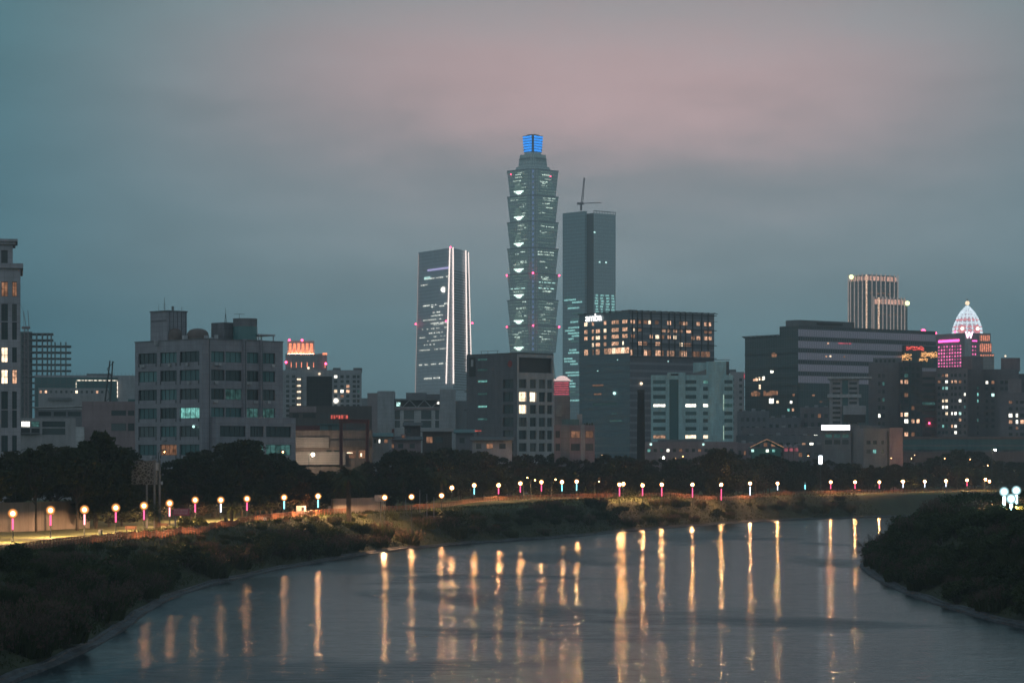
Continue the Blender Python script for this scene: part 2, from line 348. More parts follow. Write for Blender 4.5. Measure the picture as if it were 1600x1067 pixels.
# water
wm=MB(); wm.quad([(-90,-60,0),(900,-60,0),(900,1250,0),(-90,1250,0)])
m,nt_,n_,l_=newmat('river water')
ge=N(n_,'ShaderNodeNewGeometry')
def wn(scale,vec,detail,rough=.6,dist=0.):
    mp=N(n_,'ShaderNodeMapping'); mp.inputs['Scale'].default_value=vec; l_.new(ge.outputs['Position'],mp.inputs[0])
    x=N(n_,'ShaderNodeTexNoise',Scale=scale,Detail=detail,Roughness=rough,Distortion=dist); l_.new(mp.outputs[0],x.inputs['Vector']); return x.outputs['Fac']
def mth(op,a,b=None,c=None):
    n=n_.new('ShaderNodeMath'); n.operation=op
    for i,v in enumerate((a,b,c)):
        if v is None: continue
        if isinstance(v,(int,float)): n.inputs[i].default_value=v
        else: l_.new(v,n.inputs[i])
    return n.outputs[0]
patch=wn(1.,(.016,.009,0),4.,.6,.6)                   # wind patches
pm=N(n_,'ShaderNodeMapRange',interpolation_type='SMOOTHSTEP'); pm.inputs[1].default_value=.48; pm.inputs[2].default_value=.62; l_.new(patch,pm.inputs[0])
swell=wn(1.,(.020,.10,0),3.); rip=wn(1.,(.20,.55,0),3.,.6,.4); fine=wn(1.,(.5,2.0,0),2.)
hgt=mth('ADD',mth('MULTIPLY',rip,WATER_RIP),mth('MULTIPLY',fine,WATER_FINE))
hgt=mth('MULTIPLY',hgt,mth('MULTIPLY_ADD',pm.outputs[0],WATER_PATCH,1.))
hgt=mth('ADD',hgt,mth('MULTIPLY',swell,WATER_SWELL))
bu=N(n_,'ShaderNodeBump',Strength=1.,Distance=1.); l_.new(hgt,bu.inputs['Height'])
bs=N(n_,'ShaderNodeBsdfPrincipled',IOR=1.333); bs.inputs['Base Color'].default_value=(.012,.028,.042,1); bs.inputs['Anisotropic'].default_value=.93; bs.inputs['Tangent'].default_value=(0,1,0)
tg=N(n_,'ShaderNodeCombineXYZ'); tg.inputs[1].default_value=1.; l_.new(tg.outputs[0],bs.inputs['Tangent'])
l_.new(mth('MULTIPLY_ADD',pm.outputs[0],.10,WATER_ROUGH),bs.inputs['Roughness']); l_.new(bu.outputs[0],bs.inputs['Normal']); out(n_,l_,bs.outputs[0])
wo_=wm.build('river_water',m); wo_['kind']='structure'; wo_['label']='dark rippled river reflecting the lamps'

# stone kerb at both waterlines
def offset(line, off):
    r=[]
    for i,p in enumerate(line):
        a,b=line[max(i-1,0)],line[min(i+1,len(line)-1)]; t=Vector((b[0]-a[0],b[1]-a[1])).normalized()
        r.append((p[0]-t.y*off,p[1]+t.x*off))
    return r
M['kerb']=plain('wet stone kerb',(.06,.063,.072),.7,0,.7,.5)
for nm,line,sg in (('riverbank_kerb',LB,1),('riverbank_kerb',RB,-1)):
    mb=MB(); prof=[(-.3,-1.2),(-.2,.22),(.15,.27),(.6,.3),(.64,.5),(1.0,.53),(1.3,.2)]
    rows=[[(q[0],q[1],z+.10*math.sin(i*.9)+R.uniform(-.05,.05)) for i,q in enumerate(offset(line,sg*o+0))] for o,z in prof]
    for r0,r1 in zip(rows,rows[1:]):
        for i in range(len(r0)-1): mb.quad([r0[i],r0[i+1],r1[i+1],r1[i]])
    o=mb.build(nm,M['kerb']); o['kind']='structure'; o['label']='low stone kerb along the waterline'
# ---------------------------------------------------------------- promenade, lamps, railings
ORD=['','first','second','third','fourth','fifth','sixth','seventh','eighth','ninth','tenth','eleventh','twelfth','thirteenth','fourteenth','fifteenth','sixteenth','seventeenth','eighteenth','nineteenth','twentieth']
TENS={2:'twenty',3:'thirty',4:'forty'}
def ordn(n):
    if n<=20: return ORD[n]
    t,u=divmod(n,10)
    return {3:'thirtieth',4:'fortieth'}[t] if u==0 else TENS[t]+'-'+ORD[u]
M['steel']=plain('painted lamp steel',(.06,.075,.08),.5,.4)
def globemat(name,core,rim,st):
    # lamp globe with its soft glow painted in: brightest through the middle, dimmer and deeper towards the limb
    m,nt,ns,ls=newmat(name); lw=N(ns,'ShaderNodeLayerWeight',Blend=.5); pw_=N(ns,'ShaderNodeMath',operation='SUBTRACT'); pw_.inputs[0].default_value=1.; ls.new(lw.outputs['Facing'],pw_.inputs[1])
    p2=N(ns,'ShaderNodeMath',operation='POWER'); ls.new(pw_.outputs[0],p2.inputs[0]); p2.inputs[1].default_value=30.
    s_=N(ns,'ShaderNodeMath',operation='MULTIPLY_ADD'); ls.new(p2.outputs[0],s_.inputs[0]); s_.inputs[1].default_value=st
    p3=N(ns,'ShaderNodeMath',operation='POWER'); ls.new(pw_.outputs[0],p3.inputs[0]); p3.inputs[1].default_value=1.6; p4=N(ns,'ShaderNodeMath',operation='MULTIPLY_ADD'); ls.new(p3.outputs[0],p4.inputs[0]); p4.inputs[1].default_value=1.5; p4.inputs[2].default_value=.12; ls.new(p4.outputs[0],s_.inputs[2])
    mx=N(ns,'ShaderNodeMix',data_type='RGBA'); ls.new(p2.outputs[0],mx.inputs['Factor']); mx.inputs['A'].default_value=rgba(rim); mx.inputs['B'].default_value=rgba(core)
    e=N(ns,'ShaderNodeEmission'); ls.new(mx.outputs['Result'],e.inputs['Color']); ls.new(s_.outputs[0],e.inputs['Strength']); out(ns,ls,e.outputs[0]); m.cycles.emission_sampling='FRONT'; return m
M['globe']=globemat('sodium globe',(1.,.53,.23),(1.,.38,.11),GLOBE)
M['globe_far']=globemat('bright sodium globe',(1.,.53,.23),(1.,.40,.12),GLOBE_FAR)
M['globe_mid']=globemat('sodium globe by the court',(1.,.53,.23),(1.,.40,.12),GLOBE_MID)
M['globe_cool']=globemat('cool white globe',(.80,1.,1.),(.55,.9,.95),500)
M['globe_w']=emit('white flood lamp',(1.,.78,.52),550,sample=True)
M['tube_pink']=emit('pink light tube',(1.,.09,.24),2.7,sample=True)
M['tube_rose']=emit('pale rose light tube',(1.,.36,.44),3.2,sample=True)
M['tube_cyan']=emit('cyan light tube',(.25,.85,1.),3.0,sample=True)
M['tube_bright']=emit('very bright cyan tube',(.55,.95,1.),9.,sample=True)
M['tube_white']=emit('bluish white light tube',(.75,.82,1.),3.2,sample=True)
def ico(r,cz,mat,name,parent):
    import bmesh
    bm=bmesh.new(); bmesh.ops.create_icosphere(bm,subdivisions=3 if name=='globe' else 2,radius=r); bmesh.ops.translate(bm,verts=bm.verts,vec=(0,0,cz))
    me=bpy.data.meshes.new(name); bm.to_mesh(me); bm.free(); me.materials.append(mat); me.polygons.foreach_set('use_smooth',[True]*len(me.polygons))
    return link_mesh(name,me,parent)
def make_lamp(tube,gm='globe'):
    t=thing('park_lamp','x','street lamp')
    mb=MB(); mb.lathe([(.17,0),(.17,.25),(.10,.3),(.085,1.75)],n=8)
    if tube is None: mb=MB(); mb.lathe([(.17,0),(.17,.25),(.10,.3),(.085,1.75),(.06,3.4),(.16,3.5),(.16,3.56)],n=8)
    mb.build('pole',M['steel'],t)
    if tube: mb=MB(); mb.lathe([(.10,3.42),(.16,3.5),(.16,3.56)],n=8); mb.build('collar',M['steel'],t)
    if tube:
        mb=MB(); mb.lathe([(.12,1.76),(.12,3.41)],n=8); mb.build('light_tube',M['tube_'+tube],t)
    ico(.70,4.0,M[gm],'globe',t)
    return t
# spots added for the light each globe throws down on path and lawn
LIGHTS=[]
for e_ in (LAMP_W,LAMP_W*.2):
    l_=bpy.data.lights.new('lamp_light','SPOT'); l_.energy=e_; l_.color=(1.,.54,.25); l_.shadow_soft_size=.05; l_.spot_size=math.radians(171); l_.spot_blend=.12; LIGHTS.append(l_)
LBp=[tuple(p) for p in LB]
def down(x,y,z,land=None):
    # spot added below the globe, tilted landward to keep its streak off the water
    if land is None:
        k=min(range(1,len(LBp)-1),key=lambda q:(LBp[q][0]-x)**2+(LBp[q][1]-y)**2); a,b=LBp[k-1],LBp[k+1]; t=Vector((b[0]-a[0],b[1]-a[1],0)).normalized(); land=Vector((-t.y,t.x,0))
    dr=(land*math.sin(math.radians(6))+Vector((0,0,-math.cos(math.radians(6))))).normalized()
    o=bpy.data.objects.new('lamp_light',LIGHTS[0 if y<560 else 1]); COL.objects.link(o); o.location=(x+land.x*.35,y+land.y*.35,z); o.rotation_euler=dr.to_track_quat('-Z','Y').to_euler()
LAMPS=[(20,802,'pink'),(79,797,'pink'),(132,796,'rose'),(181,793,'pink'),(225,790,'pink'),(265,786,'rose'),(305,781,'pink'),(345,781,'white'),(386,779,'pink'),(444,777,'cyan'),(497,775,'cyan'),(601,777,None,558),(643,776,None,574),(690,774,None,605),(706,762,None,650),(741,758,'cyan',680),(779,758,'pink',688),(813,755,'pink',712),(846,753,'pink',732),(878,753,'cyan',734),(901,752,'cyan',742),
 (968,757,'pink',722),(974,756,None,735),(1004,758,'pink',738),(1034,757,'pink',750),(1082,757,'pink',772),(1127,757,'pink',790),(1172,755,'white',818),(1215,755,'white',846),(1298,753,'pink',872),(1336,753,'pink',886),(1374,753,'pink',900),(1411,752,'white',915),(1445,752,'white',932),(1478,751,'white',948),(1511,750,'pink',968),(1540,749,None,985),(1546,752,None,960)]
lamp_src={}
LAMP_POS=[]
cname={'pink':'hot pink','rose':'pale rose','white':'bluish white','cyan':'cyan'}
for i,(px,py,tb,*dd) in enumerate(LAMPS):
    d=dd[0] if dd else 7.35*4200/(py-718)
    x,zh=wx(px,d),wz(py,d); zb=tz(x,d); s=(zh-zb)/4.0
    lab=f"globe lamp {'over a glowing '+cname[tb]+' tube' if tb else 'on a plain dark pole'}, {ordn(i+1)} from left along the promenade"
    gm='globe_far' if d>640 else 'globe_mid' if d>540 else 'globe'; key=(tb,gm)
    if key not in lamp_src: lamp_src[key]=o=make_lamp(tb,gm); o.location=(x,d,zb); o.scale=(1,1,s); o['label']=lab
    else: o=dup(lamp_src[key],(x,d,zb),0,(1,1,s),lab)
    for c in o.children:
        if c.name.startswith('globe'): c.scale=(1,1,1/s); c.location.z=4.0-4.0/s
    o['group']='globe lamps along the riverside promenade'; LAMP_POS.append((px,x,d,zb)); down(x,d,zh-.74*s)
# dark lamp whose globe is out, only its tube glows
def tube_lamp(px,py,d,lab,src):
    pass
t=thing('park_lamp','unlit lamp with only its cyan tube glowing, in the far promenade row','street lamp',(wx(1258,860),860,tz(wx(1258,860),860)),0,'globe lamps along the riverside promenade')
mb=MB(); mb.lathe([(.17,0),(.10,.3),(.085,1.75)],n=8); mb.build('pole',M['steel'],t)
mb=MB(); mb.lathe([(.15,1.76),(.15,3.2)],n=8); mb.build('light_tube',M['tube_cyan'],t)
mb=MB(); mb.lathe([(.1,3.2),(.3,3.5),(.3,3.8),(.1,4.0)],n=10); mb.build('globe',plain('unlit opal globe',(.5,.5,.48),.4),t)
# three lamps bunched on the right bank
mb=MB(); mb.lathe([(.13,1.5),(.13,3.41)],n=8); TB=mb.mesh('light_tube',M['tube_bright']); tmp=ico(.70,4.0,M['globe_cool'],'globe',None); GC=tmp.data; bpy.data.objects.remove(tmp)
for k,(px,py,d) in enumerate([(1569,768,452),(1580,779,428),(1588,766,462)]):
    x=wx(px,d); zb=tz(x,d); s=(wz(py,d)-zb)/4
    o=dup(lamp_src[('cyan','globe_far')],(x,d,zb),0,(1.2,1.2,s),['left one of three bunched globe lamps with cyan tubes on the near right bank','lowest of three bunched globe lamps with cyan tubes on the near right bank','tallest of three bunched globe lamps with cyan tubes, by the right edge'][k])
    o['group']='globe lamps bunched on the right bank'; down(x,d,wz(py,d)-1.15,Vector((.9,-.4,0)))
    for c in o.children:
        if c.name.startswith('light_tube'): c.data=TB; c.scale=(1.4,1.4,1)
        if c.name.startswith('globe'): c.data=GC; c.scale=(1,1,1.2/s); c.location.z=4.0-4.0*1.2/s

# street lamps beyond the trees: tall poles with a head on an arm
def make_street(mat):
    t=thing('street_light','x','street lamp'); mb=MB(); mb.lathe([(.16,0),(.07,8.6)],n=8); mb.tube([(0,0,8.5),(.3,0,8.9),(1.1,-.1,9.0)],.05,6); mb.build('pole',M['steel'],t)
    mb=MB(); mb.loft([[(x*s_,y*s_,z) for x,y in ((1.6,-.22),(.8,-.22),(.8,.14),(1.6,.14))] for s_,z in ((1,9.08),(1.05,8.98))]); mb.build('lamp_head',M['metal_gr'],t)
    import bmesh
    o=ico(.36,0,mat,'bulb',t); o.location=(1.2,-.05,8.72)
    return t
st={}
for k,(px,py,d,mt,sz,lab) in enumerate([(489,710,760,'globe_w',1.25,'very bright white floodlight pole in front of the corrugated sheds'),(442,706,560,'globe',.8,'amber street light at the foot of the grey office block, its right side'),(257,706,545,'globe',.55,'small amber street light at the foot of the grey office block, its left side'),
  (724,746,720,'globe',.8,'dim amber street light between two promenade lamps below the dark office'),(824,746,731,'globe',.7,'amber street light behind the palms, first of the back row'),(836,750,735,'globe',.9,'amber street light behind the palms, second of the back row'),(868,749,741,'globe',.9,'amber street light behind the palms, third of the back row'),(936,752,742,'globe',.5,'small amber street light above the lit shrubs'),
  (940,711,900,'globe',.4,'tiny amber street light over the treetops left of the chimney'),(1037,715,920,'globe_w',.7,'white street light right of the chimney over the treetops'),(1067,713,930,'globe',.6,'amber street light below the banded office, over the treetops'),(1056,716,940,'globe',.35,'tiny amber street light beside a brighter one below the banded office'),
  (1555,703,950,'globe_w',.9,'tall bright street light at the far right before the viaduct'),(1393,716,960,'globe',.5,'amber street light before the pink end wall'),(1424,716,1000,'globe',.55,'amber street light under the left end of the viaduct'),(1429,711,1020,'globe',.4,'small amber street light just under the viaduct band'),(1476,716,1000,'globe',.6,'amber street light before the viaduct, beside the round tree'),(1516,717,1010,'globe',.55,'amber street light before the viaduct, right of the round tree'),(1543,727,990,'globe',.6,'low amber street light under the tall bright one at the far right'),
  (1263,712,930,'globe',.7,'amber street light over dark treetops left of the glowing white sign'),(42,705,470,'globe',.3,'tiny pale street light among the dark trees at the far left'),(184,705,480,'globe',.3,'tiny pale street light among the dark trees beside the filigree stair tower')]):
    x=wx(px,d); zb=tz(x,d); H=wz(py,d)-zb
    if mt not in st: st[mt]=o=make_street(M[mt])
    else: o=dup(st[mt],(0,0,0))
    for c in o.children:
        if c.name.startswith('bulb'): c.scale=(sz,)*3
    o.location=(x-1.2,d,zb); o.scale=(1,1,H/8.72); o['label']=lab; o['group']='street lights beyond the trees'
    for c in o.children:
        if c.name.startswith('bulb'): c.scale=(sz,sz,sz*8.72/H)

RAILPX=[(-60,872),(0,868),(42,862),(160,843),(250,832),(330,823),(390,815),(470,807),(560,801),(640,797),(696,794)]
rail=[(wx(px,11.3*4200/(py-718)),11.3*4200/(py-718)) for px,py in RAILPX]
rail+= [(-9,672),(-4,690),(10,722),(27,748),(46,770),(58,793),(74,828),(100,872),(140,915),(220,975)]
rail=[tuple(p) for p in smooth_line(rail,2)]
def resample(line,step):
    r=[line[0]]; acc=0
    for a,b in zip(line,line[1:]):
        L=math.hypot(b[0]-a[0],b[1]-a[1]); 
        if L<1e-6: continue
        t=step-acc
        while t<=L:
            r.append((lerp(a[0],b[0],t/L),lerp(a[1],b[1],t/L))); t+=step
        acc=(acc+L)%step
    return r
M['rail']=plain('red brown railing paint',(.30,.115,.065),.6)
M['path']=tiled('paved promenade',(.26,.19,.15),.6,.3,.75,.02,.85,.3,.5)
rp=resample(rail,2.0); rz_=terrain(rp)
mb=MB(); off=[offset(rp,-o) if False else offset(rp,o) for o in (.35,2.0,3.6)]
zz=[terrain(o)+.06 for o in off]
for a in range(2):
    for i in range(len(rp)-1):
        mb.quad([(*off[a][i],zz[a][i]),(*off[a][i+1],zz[a][i+1]),(*off[a+1][i+1],zz[a+1][i+1]),(*off[a+1][i],zz[a+1][i])])
o=mb.build('promenade_path',M['path']); o['kind']='structure'; o['label']='paved promenade path behind the railing'
spans=[(0,60,'near run of red brown railing above the overgrown bank on the left'),(60,118,'middle run of red brown railing past the basketball court'),(118,170,'red brown railing beside the ramp up to the palms'),(170,len(rp)-1,'far run of red brown railing on the bank across the river')]
for a,b,lab in spans:
    t=thing('railing',lab,'railing',(rp[a][0],rp[a][1],rz_[a]),0,'railings along the promenade')
    ox,oy,oz=t.location; mr_,mp_,mbal=MB(),MB(),MB()
    for i in range(a,min(b,len(rp)-1)):
        p=Vector((rp[i][0]-ox,rp[i][1]-oy,rz_[i]-oz)); q=Vector((rp[i+1][0]-ox,rp[i+1][1]-oy,rz_[i+1]-oz))
        for h_,r_ in ((1.1,.055),(.78,.035),(.18,.035)): mr_.tube([p+Vector((0,0,h_)),q+Vector((0,0,h_))],r_,4)
        mp_.box(p.x-.07,p.x+.07,p.y-.07,p.y+.07,p.z-.1,p.z+1.2)
        for k in range(1,4):
            c=p.lerp(q,k/4); mbal.box(c.x-.025,c.x+.025,c.y-.025,c.y+.025,c.z+.18,c.z+1.1)
    mr_.build('rail',M['rail'],t); mp_.build('post',M['rail'],t,kind='stuff'); mbal.build('baluster',M['rail'],t,kind='stuff')

# ---------------------------------------------------------------- vegetation
M['bark']=plain('rough bark',(.055,.042,.032),.95,0,.4,3)
M['leaf']=leafmat('broad leaves',(.016,.021,.008),(.038,.045,.015),.25,.35)
M['leaf_olive']=leafmat('olive leaves',(.024,.025,.010),(.052,.048,.019),.25,.35)
M['leaf_rust']=leafmat('reddish leaves',(.034,.022,.011),(.066,.040,.019),.25,.35)
M['frond']=leafmat('palm fronds',(.022,.036,.012),(.06,.075,.024),.2,.8)
M['reed']=leafmat('bank reeds',(.018,.029,.008),(.055,.066,.020),.25,.4)
M['reed_dry']=leafmat('dry plumed reeds',(.045,.032,.024),(.13,.085,.065),.25,.4)
M['shrub']=leafmat('dense shrub leaves',(.014,.026,.007),(.048,.062,.018),.25,.4)
def leafcloud(mb, rng, clumps, per, size):
    for (cx_,cy_,cz_,r) in clumps:
        for _ in range(per):
            while True:
                u=Vector((rng.uniform(-1,1),rng.uniform(-1,1),rng.uniform(-1,1)))
                if .15<u.length<1: break
            u=u*(.55+.45*u.length)
            p=Vector((cx_,cy_,cz_))+Vector((u.x*r,u.y*r,u.z*r*.72))
            a=Vector((rng.gauss(0,1),rng.gauss(0,1),rng.gauss(0,.6))).normalized(); b=a.cross(Vector((rng.gauss(0,1),rng.gauss(0,1),rng.gauss(0,1)))).normalized()
            s=size*rng.uniform(.6,1.3)
            mb.quad([p-a*s,p-b*s*.55,p+a*s,p+b*s*.55])
def make_tree(rng, H, Rr, base, mat, nclump, per, leaf=.32, flat=1.0, lab='x'):
    t=thing('broadleaf_tree',lab,'tree')
    tr=MB(); cl=[]
    lean=Vector((rng.uniform(-.4,.4),rng.uniform(-.4,.4),0))
    top=Vector((lean.x,lean.y,H*.72)); tr.tube([(0,0,-.3),(lean.x*.3,lean.y*.3,H*.25),(lean.x*.7,lean.y*.7,H*.5),top],.26,8,0,.09)
    for k in range(nclump):
        ang=rng.uniform(0,2*math.pi); zz=rng.uniform(0,1); 
        prof=math.sin(math.pi*(.16+.80*zz))**.7
        rr=Rr*prof*math.sqrt(rng.uniform(.15,1)); r=rng.uniform(.16,.30)*Rr*flat
        c=Vector((lean.x+rr*math.cos(ang),lean.y+rr*math.sin(ang),base+(H-base-r*.6)*zz)); cl.append((c.x,c.y,c.z,r))
        if k%2==0:
            s=Vector((lean.x*.6,lean.y*.6,min(c.z-.4,H*rng.uniform(.25,.6)))); mid=s.lerp(c,.5)+Vector((0,0,-.2)); tr.tube([s,mid,c],.09,5,0,.025)
    tr.build('trunk',M['bark'],t)
    cr=MB(); leafcloud(cr,rng,cl,per,leaf); cr.build('crown',M[mat],t)
    return t
rng=random.Random(11)
TREES=[make_tree(rng,12,4.8,2.6,'leaf',58,85,.36),make_tree(rng,12,5.4,2.2,'leaf',64,80,.38),make_tree(rng,12,4.2,3.0,'leaf_olive',50,85,.36),make_tree(rng,12,5.0,2.2,'leaf_rust',58,75,.36),make_tree(rng,12,5.8,1.8,'leaf',80,90,.38,.9),make_tree(rng,12,4.4,3.2,'leaf_olive',44,75,.38)]
TREES.append(make_tree(rng,12,4.6,5.4,'leaf',44,85,.36)); TREES.append(make_tree(rng,12,5.2,5.0,'leaf_olive',46,85,.38))
TALL=TREES[6:]; TREES=TREES[:6]
def frond(mb, az, el, L, rng, w=.42, n=9):
    d=Vector((math.cos(az),math.sin(az),0)); side=Vector((-d.y,d.x,0)); p=Vector((0,0,0)); a=el; pts=[]
    for i in range(n+1):
        pts.append(p.copy()); p=p+(d*math.cos(a)+Vector((0,0,math.sin(a))))*(L/n); a-=rng.uniform(.13,.22)
    for i in range(n):
        m_=pts[i].lerp(pts[i+1],.5); ww=w*L*.35*math.sin(math.pi*(.12+.85*(i+.5)/n))
        for sg in (1,-1):
            for q in range(2):
                b0=pts[i].lerp(pts[i+1],q*.5); b1=pts[i].lerp(pts[i+1],q*.5+.3)
                tip=b0+(pts[i+1]-pts[i]).normalized()*ww*.7+side*sg*ww+Vector((0,0,-ww*.35))
                mb.quad([b0,b1,tip])
    return pts
def make_palm(rng,H,nf,L,tr_r,lab='x'):
    t=thing('palm_tree',lab,'palm'); mb=MB()
    prof=[(tr_r*1.3,0)]+[(tr_r*(1+.12*(k%2)),H*(k+1)/14) for k in range(14)]
    mb.lathe(prof,n=9); mb.build('trunk',M['bark'],t)
    cr=MB()
    for k in range(nf):
        el=rng.uniform(-.5,1.35); frond(cr,rng.uniform(0,6.283),el,L*rng.uniform(.8,1.1),rng)
    o=cr.build('crown',M['frond'],t); o.location=(0,0,H)
    return t
PALMS=[make_palm(rng,7.5,64,4.6,.38),make_palm(rng,3.0,40,2.8,.3),make_palm(rng,8.5,36,3.4,.2)]
TOP=[(-60,708),(0,706),(30,703),(45,694),(130,686),(190,694),(215,705),(240,722),(260,716),(300,706),(335,700),(350,686),(405,686),(425,704),(470,724),(520,735),(575,725),(600,705),(640,697),(700,698),(760,700),(870,706),(930,704),(985,708),(1020,716),(1085,714),(1100,700),(1145,700),(1165,712),(1200,705),(1225,716),(1290,716),(1330,724),(1400,724),(1450,718),(1475,704),(1520,702),(1545,716),(1660,716)]
ds_=[(a,c) for a,b_,c,e in sorted(LAMP_POS) if a not in (974,1546)]
DL=[(-80,345)]+[(a,max(d2 for a2,d2 in ds_ if abs(a2-a)<=48)) for a,c in ds_]+[(1660,1030)]
placed=[]
used={}
def put_tree(kind,px,ytop,d,row,srcs,H0,wscale=1.0):
    x=wx(px,d); zb=tz(x,d); H=wz(ytop,d)-zb
    i=rng.randrange(len(srcs)) if isinstance(srcs,list) else 0
    src=srcs[i]; s=H/H0; 
    sxy=s*wscale if wscale else s
    key=src.name; rot=rng.uniform(0,6.283)
    if key not in used:
        used[key]=1; o=src; o.location=(x,d,zb-.1); o.rotation_euler=(0,0,rot); o.scale=(sxy,sxy,s)
    else: o=dup(src,(x,d,zb-.1),rot,(sxy,sxy,s))
    placed.append((o,kind,px,d,row,i)); return o
def row(px0,px1,step,dmin,dmax,f0,f1,rowname,w0,w1):
    px=px0
    while px<px1:
        dl=pw(px,DL); d=dl+rng.uniform(dmin,dmax); t=pw(px,TOP); lowy=pw(px,[(0,800),(500,770),(800,752),(1600,748)])
        yt=t+(lowy-t)*rng.uniform(f0,f1)
        put_tree('tree',px,yt,d,rowname,TALL if px<170 else TREES,12,rng.uniform(w0,w1))
        px+=step*(560/dl)*rng.uniform(.75,1.25)
row(-40,1640,36,62,100,-.02,.10,'back',.95,1.25)
row(-30,1640,40,38,60,.12,.36,'middle',.9,1.2)
row(-30,165,46,27,38,.05,.2,'front',.75,.95)
row(170,560,62,24,36,.15,.45,'front',.8,1.1)
row(560,1640,46,20,32,.38,.72,'front',.85,1.15)
row(190,1640,38,17,24,.62,.88,'shrubby',.9,1.5)
for px,yt,d in ((1331,722,926),(1346,727,930),(1362,725,928),(1379,728,932),(1396,724,934),(1412,727,938)): put_tree('tree',px,yt,d,'middle',TREES,12,1.1)
for px,yt,d in ((415,716,545),(440,724,556),(472,730,560),(398,708,540),(300,712,518),(332,708,530),(458,738,548),(424,740,536),(520,734,570)): put_tree('tree',px,yt,d,'middle',TREES,12,1.1)
for px,yt,d in ((378,688,520),(1122,699,800),(150,672,440),(1498,701,1020)): put_tree('tree',px,yt,d,'tall',[TREES[4]],12,.85)
for px,yt,d,i,H0 in ((545,716,552,0,10.6),(245,782,440,1,4.9),(362,781,490,1,4.9),(664,722,640,0,10.6),(690,728,665,0,10.6),(630,735,620,2,11.3),(716,735,690,2,11.3),(795,735,760,2,11.3),(840,738,770,2,11.3),(1000,740,790,2,11.3),(1130,738,830,2,11.3),(1180,728,850,2,11.3),(1065,765,800,1,4.9),(1280,760,890,1,4.9),(1495,722,990,2,11.3),(1517,726,985,2,11.3),(1478,730,995,2,11.3),(1535,726,1000,0,10.6)):
    put_tree('palm',px,yt,d,'palm',[PALMS[i]],H0,1.0)
cnt={}
for o,kind,px,d,row_,i in sorted(placed,key=lambda q:q[2]):
    j=min(range(len(LAMPS)),key=lambda k:abs(LAMPS[k][0]-px)); k=(row_,j); cnt[k]=cnt.get(k,0)+1
for k in list(cnt): cnt[k]=[cnt[k],0]
for o,kind,px,d,row_,i in sorted(placed,key=lambda q:q[2]):
    j=min(range(len(LAMPS)),key=lambda k:abs(LAMPS[k][0]-px)); c=cnt[(row_,j)]; c[1]+=1
    col=['dark green','broad green','olive','rusty','spreading','thin olive'][i] if kind=='tree' else ['bushy feathered','low','tall thin'][i]
    noun='broadleaf tree' if kind=='tree' else 'palm'
    if row_=='tall': lab={378:'round dark tree rising in front of the grey office block',1122:'dome shaped dark tree below the banded teal office',150:'tallest dark tree of the clump at the left beside the filigree stair tower',1498:'rounded dark tree in front of the right part of the viaduct'}[px]
    else:
        pos=f"{ordn(c[1])} from left " if c[0]>1 else ''
        rn={'back':'in back row','middle':'in middle row','front':'in front row','shrubby':'low beside path','palm':'standing'}[row_]
        lab=f"{col} {noun} {pos}{rn} behind {ordn(j+1)} promenade lamp"
    o['label']=lab; o['group']='palms in the riverside park' if kind=='palm' else 'trees in the riverside park'
for s_ in TREES+TALL+PALMS:
    if s_.name not in used:
        for c in list(s_.children): bpy.data.objects.remove(c)
        bpy.data.objects.remove(s_)
# shrubs and reeds on the banks
def make_bush(rng,kind):
    if kind=='reed' or kind=='dry':
        t=thing('reed_clump','x','reeds'); mb=MB(); md=MB()
        for _ in range(620):
            a=rng.uniform(0,6.283); r=1.5*math.sqrt(rng.random()); p=Vector((r*math.cos(a),r*math.sin(a),-.2)); h=rng.uniform(.9,2.0)*(1-.25*r/1.5)
            d=Vector((math.cos(a),math.sin(a),0))*rng.uniform(.1,.7)+Vector((rng.gauss(0,.15),rng.gauss(0,.15),0)); s=Vector((-math.sin(rng.uniform(0,6)),math.cos(rng.uniform(0,6)),0))*rng.uniform(.03,.07)
            q=p+Vector((0,0,h*.65))+d*.35; e=p+Vector((0,0,h))+d
            mb.quad([p-s,p+s,q+s*.8,q-s*.8]); mb.quad([q-s*.8,q+s*.8,e])
            if kind=='dry' and rng.random()<.30:
                for _k in range(5):
                    f=e+Vector((rng.gauss(0,.07),rng.gauss(0,.07),rng.uniform(-.25,.25))); md.quad([f-s*1.3,f+Vector((0,0,.16)),f+s*1.3])
        mb.build('leaves',M['reed'],t)
        if kind=='dry': md.build('plumes',M['reed_dry'],t,label='pale dry seed plumes')
    else:
        t=thing('bank_shrub','x','shrub'); st_=MB(); cl=[]
        for k in range(16):
            a=rng.uniform(0,6.283); r=1.7*math.sqrt(rng.random()); c=(r*math.cos(a),r*math.sin(a),rng.uniform(.3,1.9)*(1-.25*r/1.7),rng.uniform(.45,.8)); cl.append(c)
            st_.tube([(c[0]*.2,c[1]*.2,-.3),c[:3]],.05,5,0,.015)
        st_.build('stem',M['bark'],t); mb=MB(); leafcloud(mb,rng,cl,75,.17); mb.build('foliage',M['shrub'],t)
    return t
rng=random.Random(5)
BUSH=[make_bush(rng,k) for k in ('reed','dry','shrub','shrub','reed','dry')]
nb={}
def put_bush(x,y,i,s,lab,grp):
    z=tz(x,y); o=BUSH[i]
    sc3=(s*rng.uniform(.9,1.25),s*rng.uniform(.9,1.25),s*rng.uniform(.85,1.15))
    if i in nb: o=dup(o,(x,y,z),rng.uniform(0,6.28),sc3)
    else: o.location=(x,y,z); o.rotation_euler=(0,0,rng.uniform(0,6.28)); o.scale=sc3
    nb[i]=1; o['label']=lab; o['group']=grp
GL='one of the reeds and shrubs crowding the left bank between railing and water'
GR='one of the reeds and shrubs crowding the near right bank'
RA_=np.array(rp)
